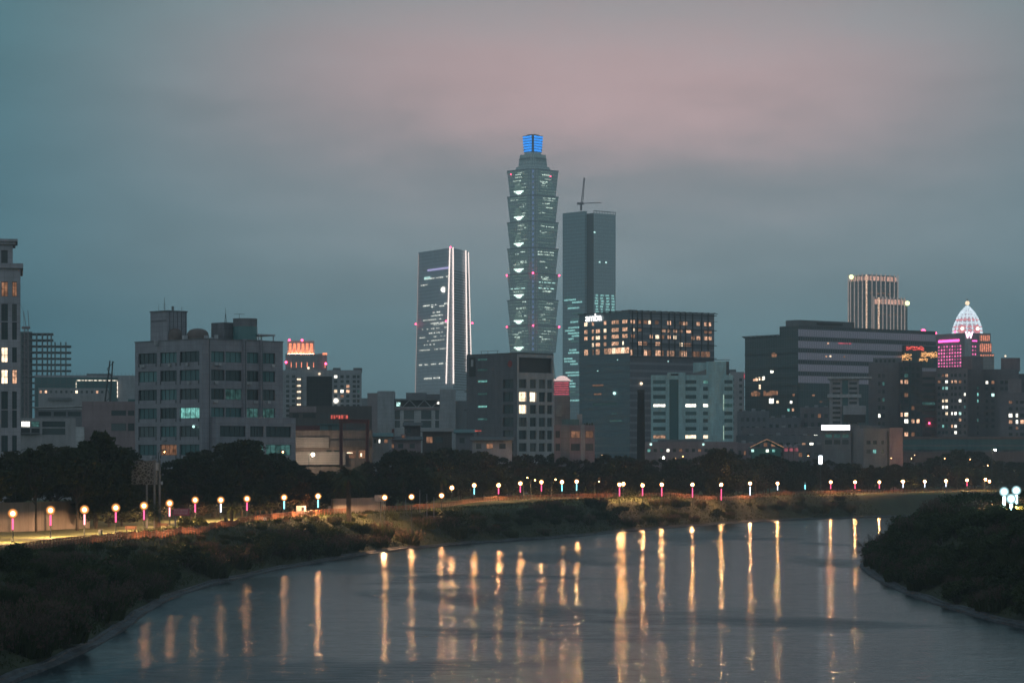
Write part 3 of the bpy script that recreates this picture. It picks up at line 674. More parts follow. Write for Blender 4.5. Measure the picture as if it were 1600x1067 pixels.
def beyond(q):
    i=min(range(len(rp)),key=lambda k:(rp[k][0]-q[0])**2+(rp[k][1]-q[1])**2); a,b=rp[max(i-1,0)],rp[min(i+1,len(rp)-1)]
    return (b[0]-a[0])*(q[1]-a[1])-(b[1]-a[1])*(q[0]-a[0])>0
lb=resample([tuple(p) for p in LB],1.0)
n=0; tries=0
spots=[]
while n<230 and tries<6000:
    tries+=1
    k=rng.randrange(len(lb)-1); p=lb[k]
    if not (190<p[1]<860): continue
    o_=rng.uniform(2.6,14.5) if p[1]<600 else rng.uniform(2.5,11)
    q=offset(lb[max(0,k-1):k+2],o_)[1]
    near=p[1]/420
    dr_=dist_line(np.array([q]),RA_)[0]
    if dr_<1.6 or beyond(q): continue
    if any((q[0]-a)**2+(q[1]-b)**2<(1.5+.8*near)**2 for a,b in spots): continue
    if rng.random()>min(1,1.25-p[1]/900): continue
    spots.append(q); n+=1
    top=dr_<4
    put_bush(q[0],q[1],rng.choice([0,1,2,3,4,5,1]),rng.uniform(.4,.6) if top else rng.uniform(.8,1.1) if dr_<6.5 or (o_>8 and p[1]<320) else (rng.uniform(1.3,2.0) if p[1]<600 else rng.uniform(.9,1.4)),GL,'reeds and shrubs on the left bank')
rb=resample([tuple(p) for p in RB],1.0); n=0; tries=0; spots=[]
while n<265 and tries<6000:
    tries+=1
    x,y=rng.uniform(52,150),rng.uniform(270,600)
    if abs(x)>y*.215 : continue
    P1=np.array([(x,y)]); 
    if inside(P1)[0]: continue
    dr=dist_line(P1,RA)[0]
    if dr<1.9: continue
    if 390<y<425 and x>76 and dr>15: continue          # clearing with the path
    if any((x-a)**2+(y-b)**2<(2.9 if y<450 else 4.2) for a,b in spots): continue
    spots.append((x,y)); n+=1
    put_bush(x,y,rng.choice([2,3,2,3,0,1,5]),rng.uniform(1.0,1.7) if y<470 else rng.uniform(1.2,1.9),GR,'reeds and shrubs on the right bank')
n=0
while n<140:
    k=rng.randrange(2,len(rb)-2); p=rb[k]
    if not 285<p[1]<500: continue
    q=offset(rb[k-1:k+2],-rng.uniform(1.8,8.))[1]; n+=1
    put_bush(q[0],q[1],rng.choice([2,3,0,4,1]),rng.uniform(.85,1.4),GR,'reeds and shrubs on the right bank')
# lit shrub beds in the park
for k,(px,py,d,s,lab) in enumerate([(290,812,452,.8,'clipped lit shrub bed below the pink notice board, first of two'),(312,813,458,.8,'clipped lit shrub bed below the pink notice board, second of two'),(985,768,745,1.3,'lamp-lit yellow green shrub right of the doubled lamp'),(930,762,755,1.2,'dark shrub beside the doubled lamp at the bend'),(870,765,762,1.4,'lit shrub under the back row of street lights')]):
    put_bush(wx(px,d),d,2,s,lab,'shrub beds in the park')
# bare thicket leaning over the water at the tip of the right bank
t=thing('bare_bush','leafless dark thicket leaning over the water at the tip of the right bank','shrub',(63.5,468,tz(63.5,468)))
mb=MB(); rng2=random.Random(3)
def twig(p,d,L,r,k):
    q=p+d*L; mb.tube([p,p.lerp(q,.5)+Vector((rng2.gauss(0,.06),rng2.gauss(0,.06),rng2.gauss(0,.06)))*L,q],r,4,0,r*.6)
    if k<4:
        for _ in range(3):
            dd=(d+Vector((rng2.gauss(0,.5),rng2.gauss(0,.5),rng2.gauss(0,.45)))).normalized(); twig(p.lerp(q,rng2.uniform(.5,1)),dd,L*.68,r*.62,k+1)
for _ in range(6): twig(Vector((rng2.uniform(-1,1),rng2.uniform(-2,2),0)),Vector((-.55+rng2.gauss(0,.3),rng2.gauss(0,.4),.75)).normalized(),2.4,.07,0)
mb.build('branches',M['bark'],t)
# grass on the slopes and lawn edge
gm=MB(); rng=random.Random(9)
pts=[]
while len(pts)<15000:
    k=rng.randrange(1,len(lb)-1); p=lb[k]
    if 180<p[1]<870: pts.append(offset(lb[k-1:k+2],rng.uniform(1.7,16))[1])
while len(pts)<20000:
    k=rng.randrange(1,len(rb)-1); p=rb[k]
    if 240<p[1]<640: pts.append(offset(rb[k-1:k+2],-rng.uniform(1.7,26))[1])
zz=terrain(pts)
for (x,y),z in zip(pts,zz):
    for _ in range(3):
        a=rng.uniform(0,6.283); s=Vector((math.cos(a),math.sin(a),0))*rng.uniform(.05,.12); h=rng.uniform(.25,.75)
        b=Vector((x+rng.gauss(0,.35),y+rng.gauss(0,.35),z-.05)); gm.quad([b-s,b+s,b+Vector((rng.gauss(0,.25),rng.gauss(0,.25),h))])
o=gm.build('bank_grass',M['reed']); o['kind']='stuff'; o['label']='rough grass growing over both bank slopes'
# ---------------------------------------------------------------- buildings
rng=random.Random(21)
PANES={}
def pane_mesh(w,h,mat,frame,nm,nh,deep):
    k=(round(w,1),round(h,1),mat,frame,nm,nh,deep)
    if k in PANES: return PANES[k]
    w,h=max(k[0],.1),max(k[1],.1)
    p=MB()
    if deep: p.quad([(0,.05,0),(w,.05,0),(w,.05,h),(0,.05,h)])
    else: p.box(0,w,-.06,.10,0,h)
    pm=p.mesh('pane',M[mat]); fm=None
    if frame:
        f=MB(); t=.07; y0,y1=(-.03,.08) if deep else (-.10,.08)
        f.box(0,t,y0,y1,0,h); f.box(w-t,w,y0,y1,0,h); f.box(t,w-t,y0,y1,0,t); f.box(t,w-t,y0,y1,h-t,h)
        for i in range(1,nm): f.box(w*i/nm-.03,w*i/nm+.03,y0,y1-.02,t,h-t)
        for i in range(1,nh): f.box(t,w-t,y0+.005,y1-.025,h*i/nh-.03,h*i/nh+.03)
        fm=f.mesh('window',M[frame])
    PANES[k]=(pm,fm); return PANES[k]
class Bld:
    def __init__(s,name,label,cat,d,xl,xc,xr,ytop,th=0.,l=None,zb=6.9,group=None):
        s.d=d
        if th==0:      # a block square to the river view: its side walls run along the line of sight
            e_=xr if (xc+xr)/2<PX0 else xc; th=-math.degrees(math.atan((e_-PX0)/F))*1.02
        s.th=math.radians(th); s.zb=zb; s.cx=wx(xc,d); s.c,s.s=math.cos(s.th),math.sin(s.th)
        s.w=s._u(xr); s.l=l if l is not None else s._v(xl); s.H=s.z(ytop)
        s.t=thing(name,label,cat,(s.cx,d,zb),s.th,group); s.n=0; s.rest={}
    def _u(s,px): t=(px-PX0)/F; return (t*s.d-s.cx)/(s.c-t*s.s)
    def _v(s,px): t=(px-PX0)/F; return (s.cx-t*s.d)/(s.s+t*s.c)
    def z(s,py): return wz(py,s.d)-s.zb
    def a(s,side,px): return s._u(px) if side=='R' else s.l-s._v(px)
    def cols(s,side,l): return [(s.a(side,p),s.a(side,q)) for p,q in l]
    def rows(s,l): return [(s.z(q),s.z(p)) for p,q in l]
    def loc(s,px,d2): X=wx(px,d2)-s.cx; Y=d2-s.d; return X*s.c+Y*s.s,-X*s.s+Y*s.c
    def sub(s,xl,xc,xr,d2,l=None):
        x,y=s.loc(xc,d2); cx=wx(xc,d2); t=(xr-PX0)/F; w=(t*d2-cx)/(s.c-t*s.s)
        if l is None: t=(xl-PX0)/F; l=(cx-t*d2)/(s.s+t*s.c)
        return x,x+w,y,y+l
    def W(s,side): return s.w if side=='R' else s.l
    def pt(s,side,u,z,dd=0.): return (u,dd,z) if side=='R' else (dd,s.l-u,z)
    def facade(s,mb,side,z0,z1,cols,rows,depth=.25,mi=0,u0=0,u1=None,skip=None):
        Wd=s.W(side) if u1 is None else u1
        us=sorted({u0,Wd,*[x for c in cols for x in c if u0<x<Wd]}); zs=sorted({z0,z1,*[x for r in rows for x in r if z0<x<z1]})
        q=lambda a,b,c,e,uv:mb.quad([a,b,c,e],mi,uv)
        for a,b in zip(us,us[1:]):
            for c,e in zip(zs,zs[1:]):
                um,zm=(a+b)/2,(c+e)/2
                if any(p<um<r for p,r in cols) and any(p<zm<r for p,r in rows): continue
                q(s.pt(side,a,c),s.pt(side,b,c),s.pt(side,b,e),s.pt(side,a,e),[(a,c),(b,c),(b,e),(a,e)])
        for a,b in cols:
            for c,e in rows:
                for (p1,p2) in (((a,c),(b,c)),((b,c),(b,e)),((b,e),(a,e)),((a,e),(a,c))):
                    q(s.pt(side,*p1),s.pt(side,*p2),s.pt(side,*p2,depth),s.pt(side,*p1,depth),None)
    def shell(s,mat,sides,z0=0,z1=None,roof='roofing',par=1.0,depth=.25):
        """walls with real openings on the two faces in view, plain walls behind, a roof deck and a parapet"""
        z1=s.H if z1 is None else z1; mb=MB(); w,l=s.w,s.l
        for sd in ('R','L'):
            c,r=sides.get(sd,([],[])); s.facade(mb,sd,z0,z1,c,r,depth)
        mb.quad([(w,0,z0),(w,l,z0),(w,l,z1),(w,0,z1)],0,[(0,z0),(l,z0),(l,z1),(0,z1)]); mb.quad([(0,l,z0),(w,l,z0),(w,l,z1),(0,l,z1)],0,[(0,z0),(w,z0),(w,z1),(0,z1)])
        e=.3
        for x0,x1,y0,y1 in ((0,w,0,e),(0,w,l-e,l),(0,e,e,l-e),(w-e,w,e,l-e)): mb.quad([(x0,y0,z1),(x1,y0,z1),(x1,y1,z1),(x0,y1,z1)])
        for A,B in (((e,e),(w-e,e)),((w-e,e),(w-e,l-e)),((w-e,l-e),(e,l-e)),((e,l-e),(e,e))): mb.quad([(*A,z1-par),(*B,z1-par),(*B,z1),(*A,z1)])
        mb.build('wall',M[mat],s.t)
        r=MB(); r.quad([(e,e,z1-par),(w-e,e,z1-par),(w-e,l-e,z1-par),(e,l-e,z1-par)]); r.build('roof',M[roof],s.t)
        if sides:
            k=MB(); m_=depth+.6; k.box(m_,w-m_,m_,l-m_,z0,z1-par-.05); k.build('core',M['metal_dk'],s.t)
    def box(s,name,mat,x0,x1,y0,y1,z0,z1,label=None,top=None):
        mb=MB(); mb.box(x0,x1,y0,y1,z0,z1,0,None if top is None else 1); return mb.build(name,[M[mat]]+([M[top]] if top else []),s.t,label=label)
    def win(s,side,u0,u1,z0,z1,mat='pane',frame='frame_dk',inset=.0,nm=2,nh=1,sub=False,label=None,name='window'):
        s.n+=1; loc=s.pt(side,u0,z0,inset); rz=0 if side=='R' else -math.pi/2
        if s.n>96:
            k=(mat,); mb=s.rest.setdefault(k,MB()); o=-.05 if inset<=0 else inset+.05
            mb.quad([s.pt(side,u0,z0,o),s.pt(side,u1,z0,o),s.pt(side,u1,z1,o),s.pt(side,u0,z1,o)]); return
        pm,fm=pane_mesh(u1-u0,z1-z0,mat,frame,nm,nh,inset>0)
        if fm is None: return link_mesh(name,pm,s.t,loc,rz,label)
        o=link_mesh(name,fm,s.t,loc,rz,label); link_mesh('pane',pm,o); return o
    def wins(s,side,cols,rows,pick=None,**kw):
        for i,(u0,u1) in enumerate(cols):
            for j,(z0,z1) in enumerate(rows):
                m=pick(i,j) if pick else None
                if m=='skip': continue
                s.win(side,u0,u1,z0,z1,mat=m or kw.get('mat','pane'),label=('lit window' if m and m not in('pane','pane_teal') else None),**{k:v for k,v in kw.items() if k!='mat'})
    def lit(s,side,px0,px1,py0,py1,mat,nm=1,frame=None,off=0.):
        u0,u1=s.a(side,px0),s.a(side,px1)
        s.win(side,u0,u1,s.z(py1),s.z(py0),mat,frame,off,nm,label='lit window')
    def done(s):
        for (mat,),mb in s.rest.items(): mb.build('window',M[mat],s.t,kind='stuff')
def pickr(p,mats,seed):
    r=random.Random(seed); cache={}
    def f(i,j):
        if (i,j) not in cache: cache[(i,j)]=r.choice(mats) if r.random()<p else None
        return cache[(i,j)]
    return f
def beacon(parent,x,y,z,r=.8,mat='red_beacon',name='beacon'):
    o=ico(r,0,M[mat],name,parent); o.location=(x,y,z); return o
def grid(a,b,n,frac=.7):
    st=(b-a)/n; return [(a+st*(i+.5-frac/2),a+st*(i+.5+frac/2)) for i in range(n)]

# --- stone clad tower at the left edge
M['stoneclad']=tiled('pale stone cladding',(.42,.40,.44),1.6,1.2,.6,.03)
b=Bld('tower_block','pale stone clad tower cut by the left edge, with tall dark window strips','building',500,None,-75,32,418,0,22)
cl=b.cols('R',[(-70,-60),(-52,-44),(-34,-27),(-16,-7),(2,12.3),(19,26.3)]); rw=b.rows([(439,462),(474,501),(502.5,530),(542,565.5),(577,599),(611,639),(640.5,668),(680,706)])
b.shell('stoneclad',{'R':(cl,rw)},par=.6,depth=.4)
b.wins('R',cl,rw,lambda i,j:{(4,3):'warm_hi',(4,4):'warm_hi',(5,4):'warm',(4,0):'dim_warm',(5,0):'dim_warm',(2,4):'warm'}.get((i,j)),inset=.4,nm=2,nh=2)
b.box('cornice','stoneclad',-.5,b.w+.5,-.5,22,b.H+.003,b.H+.9)
x1=b.a('R',20); z0,z1=b.H+.9,b.z(381)
mb=MB(); b.facade(mb,'R',z0,z1,b.cols('R',[(2,12)]),b.rows([(390,416)]),.4,0,0,x1); mb.quad([(x1,0,z0),(x1,9,z0),(x1,9,z1),(x1,0,z1)]); mb.build('attic_wall',M['stoneclad'],b.t)
for c in b.cols('R',[(2,12)]):
    for r in b.rows([(390,416)]): b.win('R',*c,*r,inset=.4,nm=1,nh=2)
b.box('attic_roof','stoneclad',-.2,x1+.5,-.5,9,z1+.003,z1+.5); b.box('attic_cornice','stoneclad',-.2,x1+.9,-.9,9.2,z1+.5,z1+1.0)
b.done()

# --- eight storey office block
M['officewall']=tiled('mauve grey tiled wall',(.335,.325,.365),2.2,1.1,.62,.03,var=.25)
b=Bld('office_block','eight storey pale grey office block with roof tanks and a square lift tower','building',600,211,316,442,530,44)
cL=b.cols('L',[(216,245),(250,276),(280.5,311.5)]); cR=b.cols('R',[(330,351),(352.5,378),(384,404.5),(409,430)]); ry=[(548,565),(577,594),(606.5,623.5),(636,653),(665,682),(694,711)]; rw=b.rows(ry)
b.shell('officewall',{'L':(cL,rw),'R':(cR,rw[:4])},par=.9,depth=.35)
b.wins('L',cL,rw,lambda i,j:{(2,3):'teal',(1,5):'dim_warm'}.get((i,j),'pane_teal' if (i+j)%2 else 'pane'),inset=.35,nm=4)
b.wins('R',cR,rw[:4],lambda i,j:{(2,3):'dim_teal',(1,2):'dim_teal',(3,3):'dim_teal',(3,1):'pane_teal'}.get((i,j),'pane_teal' if (i*3+j)%3==0 else 'pane'),inset=.35,nm=3)
for (a0,a1) in cL:                                      # shade of the recessed slots beside each window, put in as dark panels below the sill
    for (z0,z1) in rw:
        for u in (a0+.08,a1-.42): b.box('slot_panel','metal_dk',-.03,.03,b.l-u-.34,b.l-u,z0-.75,z0-.02)
o=ico(.32,0,M['teal_hi'],'lamp',b.t); o.location=b.pt('L',b.a('L',304),b.z(666),-.3)
pz=b.z(651); X0,X1=b.a('R',330),b.a('R',455)
mb=MB(); pc=b.cols('R',[(337,377),(384,405),(409,448)]); 
b.facade(mb,'R',0,pz,pc,rw[4:],.35,0,X0,X1); mb.v=[(x,y-1.6,z) for x,y,z in mb.v]
mb.quad([(X0,-1.6,0),(X0,0,0),(X0,0,pz),(X0,-1.6,pz)]); mb.quad([(X1,-1.6,0),(X1,12,0),(X1,12,pz),(X1,-1.6,pz)]); mb.quad([(X0,-1.6,pz),(X1,-1.6,pz),(X1,12,pz),(X0,12,pz)]); mb.build('podium_wall',M['officewall'],b.t)
b.box('podium_core','metal_dk',X0+.1,X1-.1,-.6,-.02,0,pz-.1)
b.wins('R',pc,rw[4:],lambda i,j:{(1,1):'teal',(0,1):'dim_teal',(2,1):'dim_teal',(2,0):'dim_warm'}.get((i,j),'pane'),inset=-1.25+.0001,nm=5) if False else None
for i,(u0,u1) in enumerate(pc):
    for j,(z0,z1) in enumerate(rw[4:]):
        pm,fm=pane_mesh(u1-u0,z1-z0,{(1,1):'teal',(0,1):'dim_teal',(2,1):'dim_teal'}.get((i,j),'pane'),'frame_dk',5,1,True); o=link_mesh('window',fm,b.t,(u0,-1.25,z0)); link_mesh('pane',pm,o)
# bay that steps forward and the pier beside it
b.box('bay_pier','officewall',b.a('R',378.6),b.a('R',383.4),-.55,-.003,pz,b.H+.35); b.box('bay_pier','officewall',b.a('R',405),b.a('R',408.5),-.55,-.003,pz,b.H+.35)
r8=random.Random(14)
for k in range(13):
    u0,u1=r8.choice(cR[:4]); z0,z1=r8.choice(rw[:4]); u=r8.uniform(u0,u1-.9); b.box('ac_unit','conc_lt',u,u+.85,-.5,-.02,z0-.75,z0-.15)
for k in range(9):
    u0,u1=r8.choice(cL); z0,z1=r8.choice(rw); u=r8.uniform(u0+.6,u1-1.3); b.box('ac_unit','conc_lt',-.5,-.02,b.l-u-.85,b.l-u,z0-.75,z0-.15)
for px in (327,381,407): u=b.a('R',px); b.box('downpipe','conc_dk',u-.06,u+.06,-.75 if px>330 else -.15,-.6 if px>330 else -.01,0 if px<330 else pz+.1,b.H)
b.box('coping','conc_dk',-.12,b.w+.12,-.12,b.l+.12,b.H+.003,b.H+.22)
# roof
x0,x1,y0,y1=b.sub(235,262,292,610.4); zt=b.z(482.5); b.box('lift_tower','officewall',x0,x1,y0,y1,b.H-.8,zt,top='roofing'); b.box('lift_tower_panel','conc_dk',x0-.05,x0-.003,y0+.5,y1-.5,zt-2.2,zt-1.9); b.box('lift_tower_coping','conc_dk',x0-.15,x1+.15,y0-.15,y1+.15,zt,zt+.25)
for k in range(5): b.box('downpipe','conc_dk',x0+.5+k*(x1-x0-1)/4,x0+.6+k*(x1-x0-1)/4,y0-.12,y0-.003,b.H,zt)
mb=MB()
for px,dz,r in ((257,3.2,.05),(248,1.8,.03),(270,1.2,.28),(284,1.1,.05)):
    x,y=b.loc(px,611.5); mb.tube([(x,y,zt+.2),(x,y,zt+dz)],r,6)
x,y=b.loc(257,611.5)
for k in range(5): mb.tube([(x-.3,y,zt+.6+k*.3),(x+.3,y,zt+.6+k*.3)],.03,4)
mb.build('antenna',M['metal_gr'],b.t)
for px,d2,r,hh in ((309,608.1,2.5,2.8),(274,611.0,1.6,3.0)):
    x,y=b.loc(px,d2); mb=MB(); mb.lathe([(r,b.H-.8),(r,b.H+hh*.45),(r*.94,b.H+hh*.65),(r*.75,b.H+hh*.85),(r*.4,b.H+hh*.97),(.05,b.H+hh)],x,y,16); mb.build('water_tank',plain('rust stained tank',(.16,.12,.11),.6),b.t,smooth=True)
for px,d2,r,hh in ((289,606.3,.75,1.6),(322,603.5,.5,1.5),(330,604.6,.55,1.1),(338,604.6,.5,1.7),(244,611.5,.6,.7)):
    x,y=b.loc(px,d2); b.box('ac_unit','conc_lt',x-r*.7,x+r*.7,y-r*.5,y+r*.5,b.H-.8,b.H-.5+hh)
x0,x1,y0,y1=b.sub(330,350,396,612.7); zt=b.z(499); b.box('penthouse','conc_dk',x0,x1,y0,y1,b.H-.8,zt,top='roofing')
mb=MB(); x,y=b.loc(383,613.8); mb.lathe([(2.75,b.H-.8),(2.75,b.z(493))],x,y,20); mb.build('round_turret',M['conc_dk'],b.t,smooth=False)
mb=MB(); mb.lathe([(2.82,b.z(527)),(2.82,b.z(506))],x,y,20); mb.build('turret_glazing',M['pane_teal'],b.t)
x0,x1,y0,y1=b.sub(398,404,430,612.7,5); zt=b.z(520); b.box('pergola_roof','conc_lt',x0,x1,y0,y1,zt,zt+.35)
for X,Y in ((x0+.2,y0+.2),(x1-.4,y0+.2),(x0+.2,y1-.4),(x1-.4,y1-.4)): b.box('pergola_post','conc_lt',X,X+.2,Y,Y+.2,b.H-.8,zt)
x,y=b.loc(352.5,612.7); mb=MB(); mb.tube([(x-.3,y,b.z(499)),(x,y,b.z(484))],.05,4); mb.tube([(x+.3,y,b.z(499)),(x,y,b.z(484))],.05,4); mb.tube([(x,y,b.z(499)),(x,y,b.z(476))],.04,4)
for k in range(4): mb.tube([(x-.25+.06*k,y,b.z(497)+k*.4),(x+.25-.06*k,y,b.z(497)+k*.4)],.03,4)
mb.build('mast',M['metal_dk'],b.t)
x,y=b.loc(374,612.7); mb=MB(); mb.tube([(x,y,b.z(493)),(x,y,b.z(485))],.05,4); mb.tube([(x-1,y+.7,b.z(486)),(x+1,y-.7,b.z(486))],.04,4); mb.build('aerial',M['metal_dk'],b.t)
b.done()

# --- unfinished concrete frame with its tower crane
b=Bld('unfinished_building','bare concrete frame of an unfinished building, floors open to the sky','building',1500,None,30,108,518,0,26)
M['rawc']=plain('raw concrete',(.12,.125,.13),.9)
k=0; py=520.0
while py<640:
    xr=b.a('R',80 if py<531 else (92 if 526<py<531 else 108)); b.box('floor_slab','rawc',0,xr+1.2,0,26,b.z(py)-.35,b.z(py)); py+=9.6
for px in (33,45,57,66,74,80,86,95,103):
    for Y in (.6,13,25):
        x=b.a('R',px); b.box('column','rawc',x-.35,x+.35,Y-.35,Y+.35,0,b.z(519 if px<=80 else 533)-.36)
b.box('core','rawc',b.a('R',30),b.a('R',50),9,20,0,b.z(517)); b.done()
t=thing('tower_crane','pinkish lattice tower crane beside the unfinished concrete frame','crane',(wx(41,1490),1490,6.9))
M['cranepaint']=plain('crane paint',(.22,.13,.14),.5); zt=wz(512,1490)-6.9
mb=MB()
for sx_ in (-1,1):
    for sy in (-1,1): mb.tube([(sx_,sy,0),(sx_,sy,zt)],.14,4)
n=int(zt/3)
for i in range(n): mb.tube([(-1,-1,i*3),(1,-1,i*3+3)],.09,4); mb.tube([(-1,1,i*3+3),(1,1,i*3)],.09,4)
mb.build('mast',M['cranepaint'],t)
mb=MB(); zj=wz(512,1490)-6.9; mb.tube([(-2.5,0,zj),(2.2,0,zj)],.7,4); mb.tube([(0,0,zj),(-1.5,0,zj+9)],.16,4); mb.tube([(1.6,0,zj),(.9,0,zj+9.5)],.16,4); mb.tube([(-1.5,0,zj+9),(-1.2,0,zj)],.1,4); mb.tube([(-1.5,0,zj+9),(-5,0,zj+17)],.06,4); mb.build('jib',M['cranepaint'],t)

# --- teal glazed hall, its lit outline, the crawler crane
M['hallglass']=glass('teal glazed hall',(.02,.085,.09),(.03,.11,.115),3.,12,(.03,.06,.065),.25,.15)
b=Bld('glazed_hall','long teal glazed hall, part outlined by strings of white bulbs','building',1300,None,54,211,586,0,30)
b.shell('conc',{},par=.8)
b.box('glazing','hallglass',.3,b.a('R',184),-.25,-.004,0,b.H-1.0)
for k in range(26): b.box('railing_post','metal_dk',2+k*1.8,2.1+k*1.8,.4,.5,b.H+.0,b.H+1.3)
x0,x1=b.a('R',119),b.a('R',184)
M['bulbs']=emit('bulb string',(1.,.85,.68),2.2,interior=.9)
for px in (119,183.5): b.box('bulb_string','bulbs',b.a('R',px)-.15,b.a('R',px)+.15,-.6,-.3,b.z(622),b.z(596))
b.box('bulb_string','bulbs',x0+.2,x1-.2,-.6,-.3,b.z(594.5),b.z(593.5)); b.box('upper_storey','conc_dk',b.a('R',135),b.a('R',176),4,18,b.H-.8,b.z(583)); b.done()
t=thing('crawler_crane','dark lattice boom of a crawler crane leaning in front of the glazed hall','crane',(wx(160,1100),1100,6.9))
mb=MB(); A=Vector((-1,0,2.2)); B=Vector((wx(174,1100)-wx(160,1100),0,wz(564,1100)-6.9))
dv=(B-A); sd=Vector((1,0,-.25))*1.25
for s1 in (-1,1):
    for s2 in (-1,1): mb.tube([A+sd*s1*.8+Vector((0,s2,0)),A+dv*.5+sd*s1+Vector((0,s2,0)),B+sd*s1*.45+Vector((0,s2*.5,0))],.2,4)
for i in range(14): mb.tube([A+dv*(i/14)+sd*(-1)**i+Vector((0,-1,0)),A+dv*((i+1)/14)-sd*(-1)**i+Vector((0,-1,0))],.14,4)
mb.build('boom',M['metal_dk'],t)
mb=MB(); mb.box(-1.6,2.2,-1.8,1.8,1.2,3.6); mb.build('cab',M['cranepaint'],t); mb=MB(); mb.box(-2.8,2.8,-2.4,-1.5,0,1.15); mb.build('track',M['metal_dk'],t); mb=MB(); mb.box(-2.8,2.8,1.5,2.4,0,1.15); mb.build('track',M['metal_dk'],t)

# --- low houses at the left
M['pinkwall']=tiled('dusky pink wall',(.29,.215,.23),3,1.5,.75,.03)
M['palewall']=tiled('pale plaster wall',(.38,.36,.38),6,3,.85,.03)
M['greywall']=tiled('grey plaster wall',(.19,.195,.22),4,3,.8,.03)
b=Bld('low_house','long beige building with a row of small square windows below the glazed hall','house',1150,None,60,170,606,0,16)
c=b.cols('R',[(60+8*k+2,60+8*k+5.5) for k in range(13)]); r=b.rows([(610,614)])
b.shell('palewall',{'R':(c,r)},par=.5); b.wins('R',c,r,lambda i,j:{0:'warm',1:'warm',7:'warm_hi',11:'warm'}.get(i),inset=.25,nm=1,frame=None); b.box('canopy','conc_dk',b.a('R',75),b.a('R',112),-1.2,-.005,b.z(625),b.z(621)); b.done()
b=Bld('low_house','low grey house under a thin rising mono pitch roof behind the left trees','house',820,None,55,166,640,0,12)
c=b.cols('R',[(60,80),(84,103),(106,126),(135,144),(147,156)]); r=b.rows([(643,650)])
b.shell('greywall',{'R':(c,r)},par=.2); b.wins('R',c,r,None,inset=.25,nm=5)
mb=MB(); a0,a1,a2=b.a('R',52),b.a('R',130),b.a('R',168); mb.loft([[(a0,-1,b.z(637.5)),(a0,13,b.z(637.5)),(a0,13,b.z(636)),(a0,-1,b.z(636))],[(a1,-1,b.z(635)),(a1,13,b.z(635)),(a1,13,b.z(633)),(a1,-1,b.z(633))],[(a2,-1,b.z(629)),(a2,13,b.z(629)),(a2,13,b.z(627)),(a2,-1,b.z(627))]]); mb.build('mono_pitch_roof',M['conc_lt'],b.t); b.done()
b=Bld('low_house','pale low house with a dark gridded glass front, beside the stone clad tower','house',700,None,30,118,653,0,12)
c=b.cols('R',[(33,47),(49,62),(66,102)]); r=b.rows([(658,667),(669,679)])
b.shell('palewall',{'R':(c,r)},par=.4); b.wins('R',c,r,lambda i,j:{(0,0):'white',(1,0):'dim_teal'}.get((i,j)),inset=.25,nm=6,nh=2); b.box('awning','conc_dk',0,b.a('R',63),-1.,-.005,b.z(678),b.z(676)); b.done()
b=Bld('low_house','dusky pink low house with dark strip windows against the grey office block','house',760,None,128,214,627,0,12)
c=b.cols('R',[(174,197),(200,210)]); r=b.rows([(641,649),(661,673)])
b.shell('pinkwall',{'R':(c,r)},par=.4); b.wins('R',c,r,None,inset=.25,nm=4); b.box('teal_upper_room','pane_teal',b.a('R',200),b.a('R',211),3,9,b.H-.4,b.z(623)); b.box('stair_flank','conc_lt',b.a('R',118),b.a('R',132),-2,-.005,0,b.z(667)); b.done()

# --- distant tower with an orange floodlit crown
M['stone_far']=tiled('distant stone facade',(.30,.29,.30),3,3.2,.6,.25)
M['floodbar']=emit('orange floodlight',(1.,.32,.16),60,sample=True)
M['orangeglow']=emit('orange crown floodlight glow',(1.,.27,.13),2.4,interior=.6)
b=Bld('floodlit_tower','distant tower with an orange red floodlit crown rising right of the grey office block','building',2200,None,446,497,553,0,24)
b.shell('stone_far',{},par=1)
b.box('crown_wall','conc_lt',b.a('R',449),b.a('R',491),4,20,b.H-1,b.z(532)); b.box('floodlight','floodbar',b.a('R',450),b.a('R',490),.5,.8,b.H-.4,b.H+.2)
for a0,a1 in grid(b.a('R',450),b.a('R',490),6,.55): b.box('crown_glow','orangeglow',a0,a1,3.6,3.99,b.H+.6,b.z(536))  # floodlight on the crown wall, put in as glowing panels
b.box('side_wing','stone_far',b.a('R',497)+.01,b.a('R',511),3,20,0,b.z(552)); b.box('wing_crown','orangeglow',b.a('R',504),b.a('R',511),2.6,2.98,b.z(554),b.z(551))
for px in (455,463,471,480,490,508): b.box('light_column','orangeglow',b.a('R',px)-.25,b.a('R',px)+.25,-.3 if px<497 else 2.5,-.02 if px<497 else 2.98,b.z(574),b.z(566))
for px,py in ((452,531),(472,531),(447,566),(509,568)): beacon(b.t,b.a('R',px),-.5 if py>540 else 4,b.z(py),1.0)
b.done()

# --- apartment block and the netted block in front
b=Bld('apartment_block','grey apartment block with a column of warm lit stair landings','apartment block',1100,None,440,565,578,0,18)
c=b.cols('R',[(447,452),(456,461),(522,527),(532,537),(541,546),(551,556),(558,562)]); r=b.rows([(586+7.6*k,590.5+7.6*k) for k in range(9)])
b.shell('conc',{'R':(c,r)},par=.8); b.wins('R',c,r,lambda i,j:{(2,0):'white',(2,3):'warm_hi',(3,3):'white',(4,2):'warm',(4,3):'warm',(6,3):'dim_teal',(3,4):'dim_warm',(2,5):'warm'}.get((i,j)),inset=.25,nm=1,frame=None)
for py in (591.5,601.5,611,621,631): b.box('stair_landing','warm_hi',b.a('R',464),b.a('R',470),-.3,-.01,b.z(py+2),b.z(py),label='warm lit stair landing')
b.box('stair_shaft','conc_dk',b.a('R',462.5),b.a('R',463.6),-.6,-.005,0,b.z(588)); b.box('stair_shaft','conc_dk',b.a('R',470.4),b.a('R',471.5),-.6,-.005,0,b.z(588))
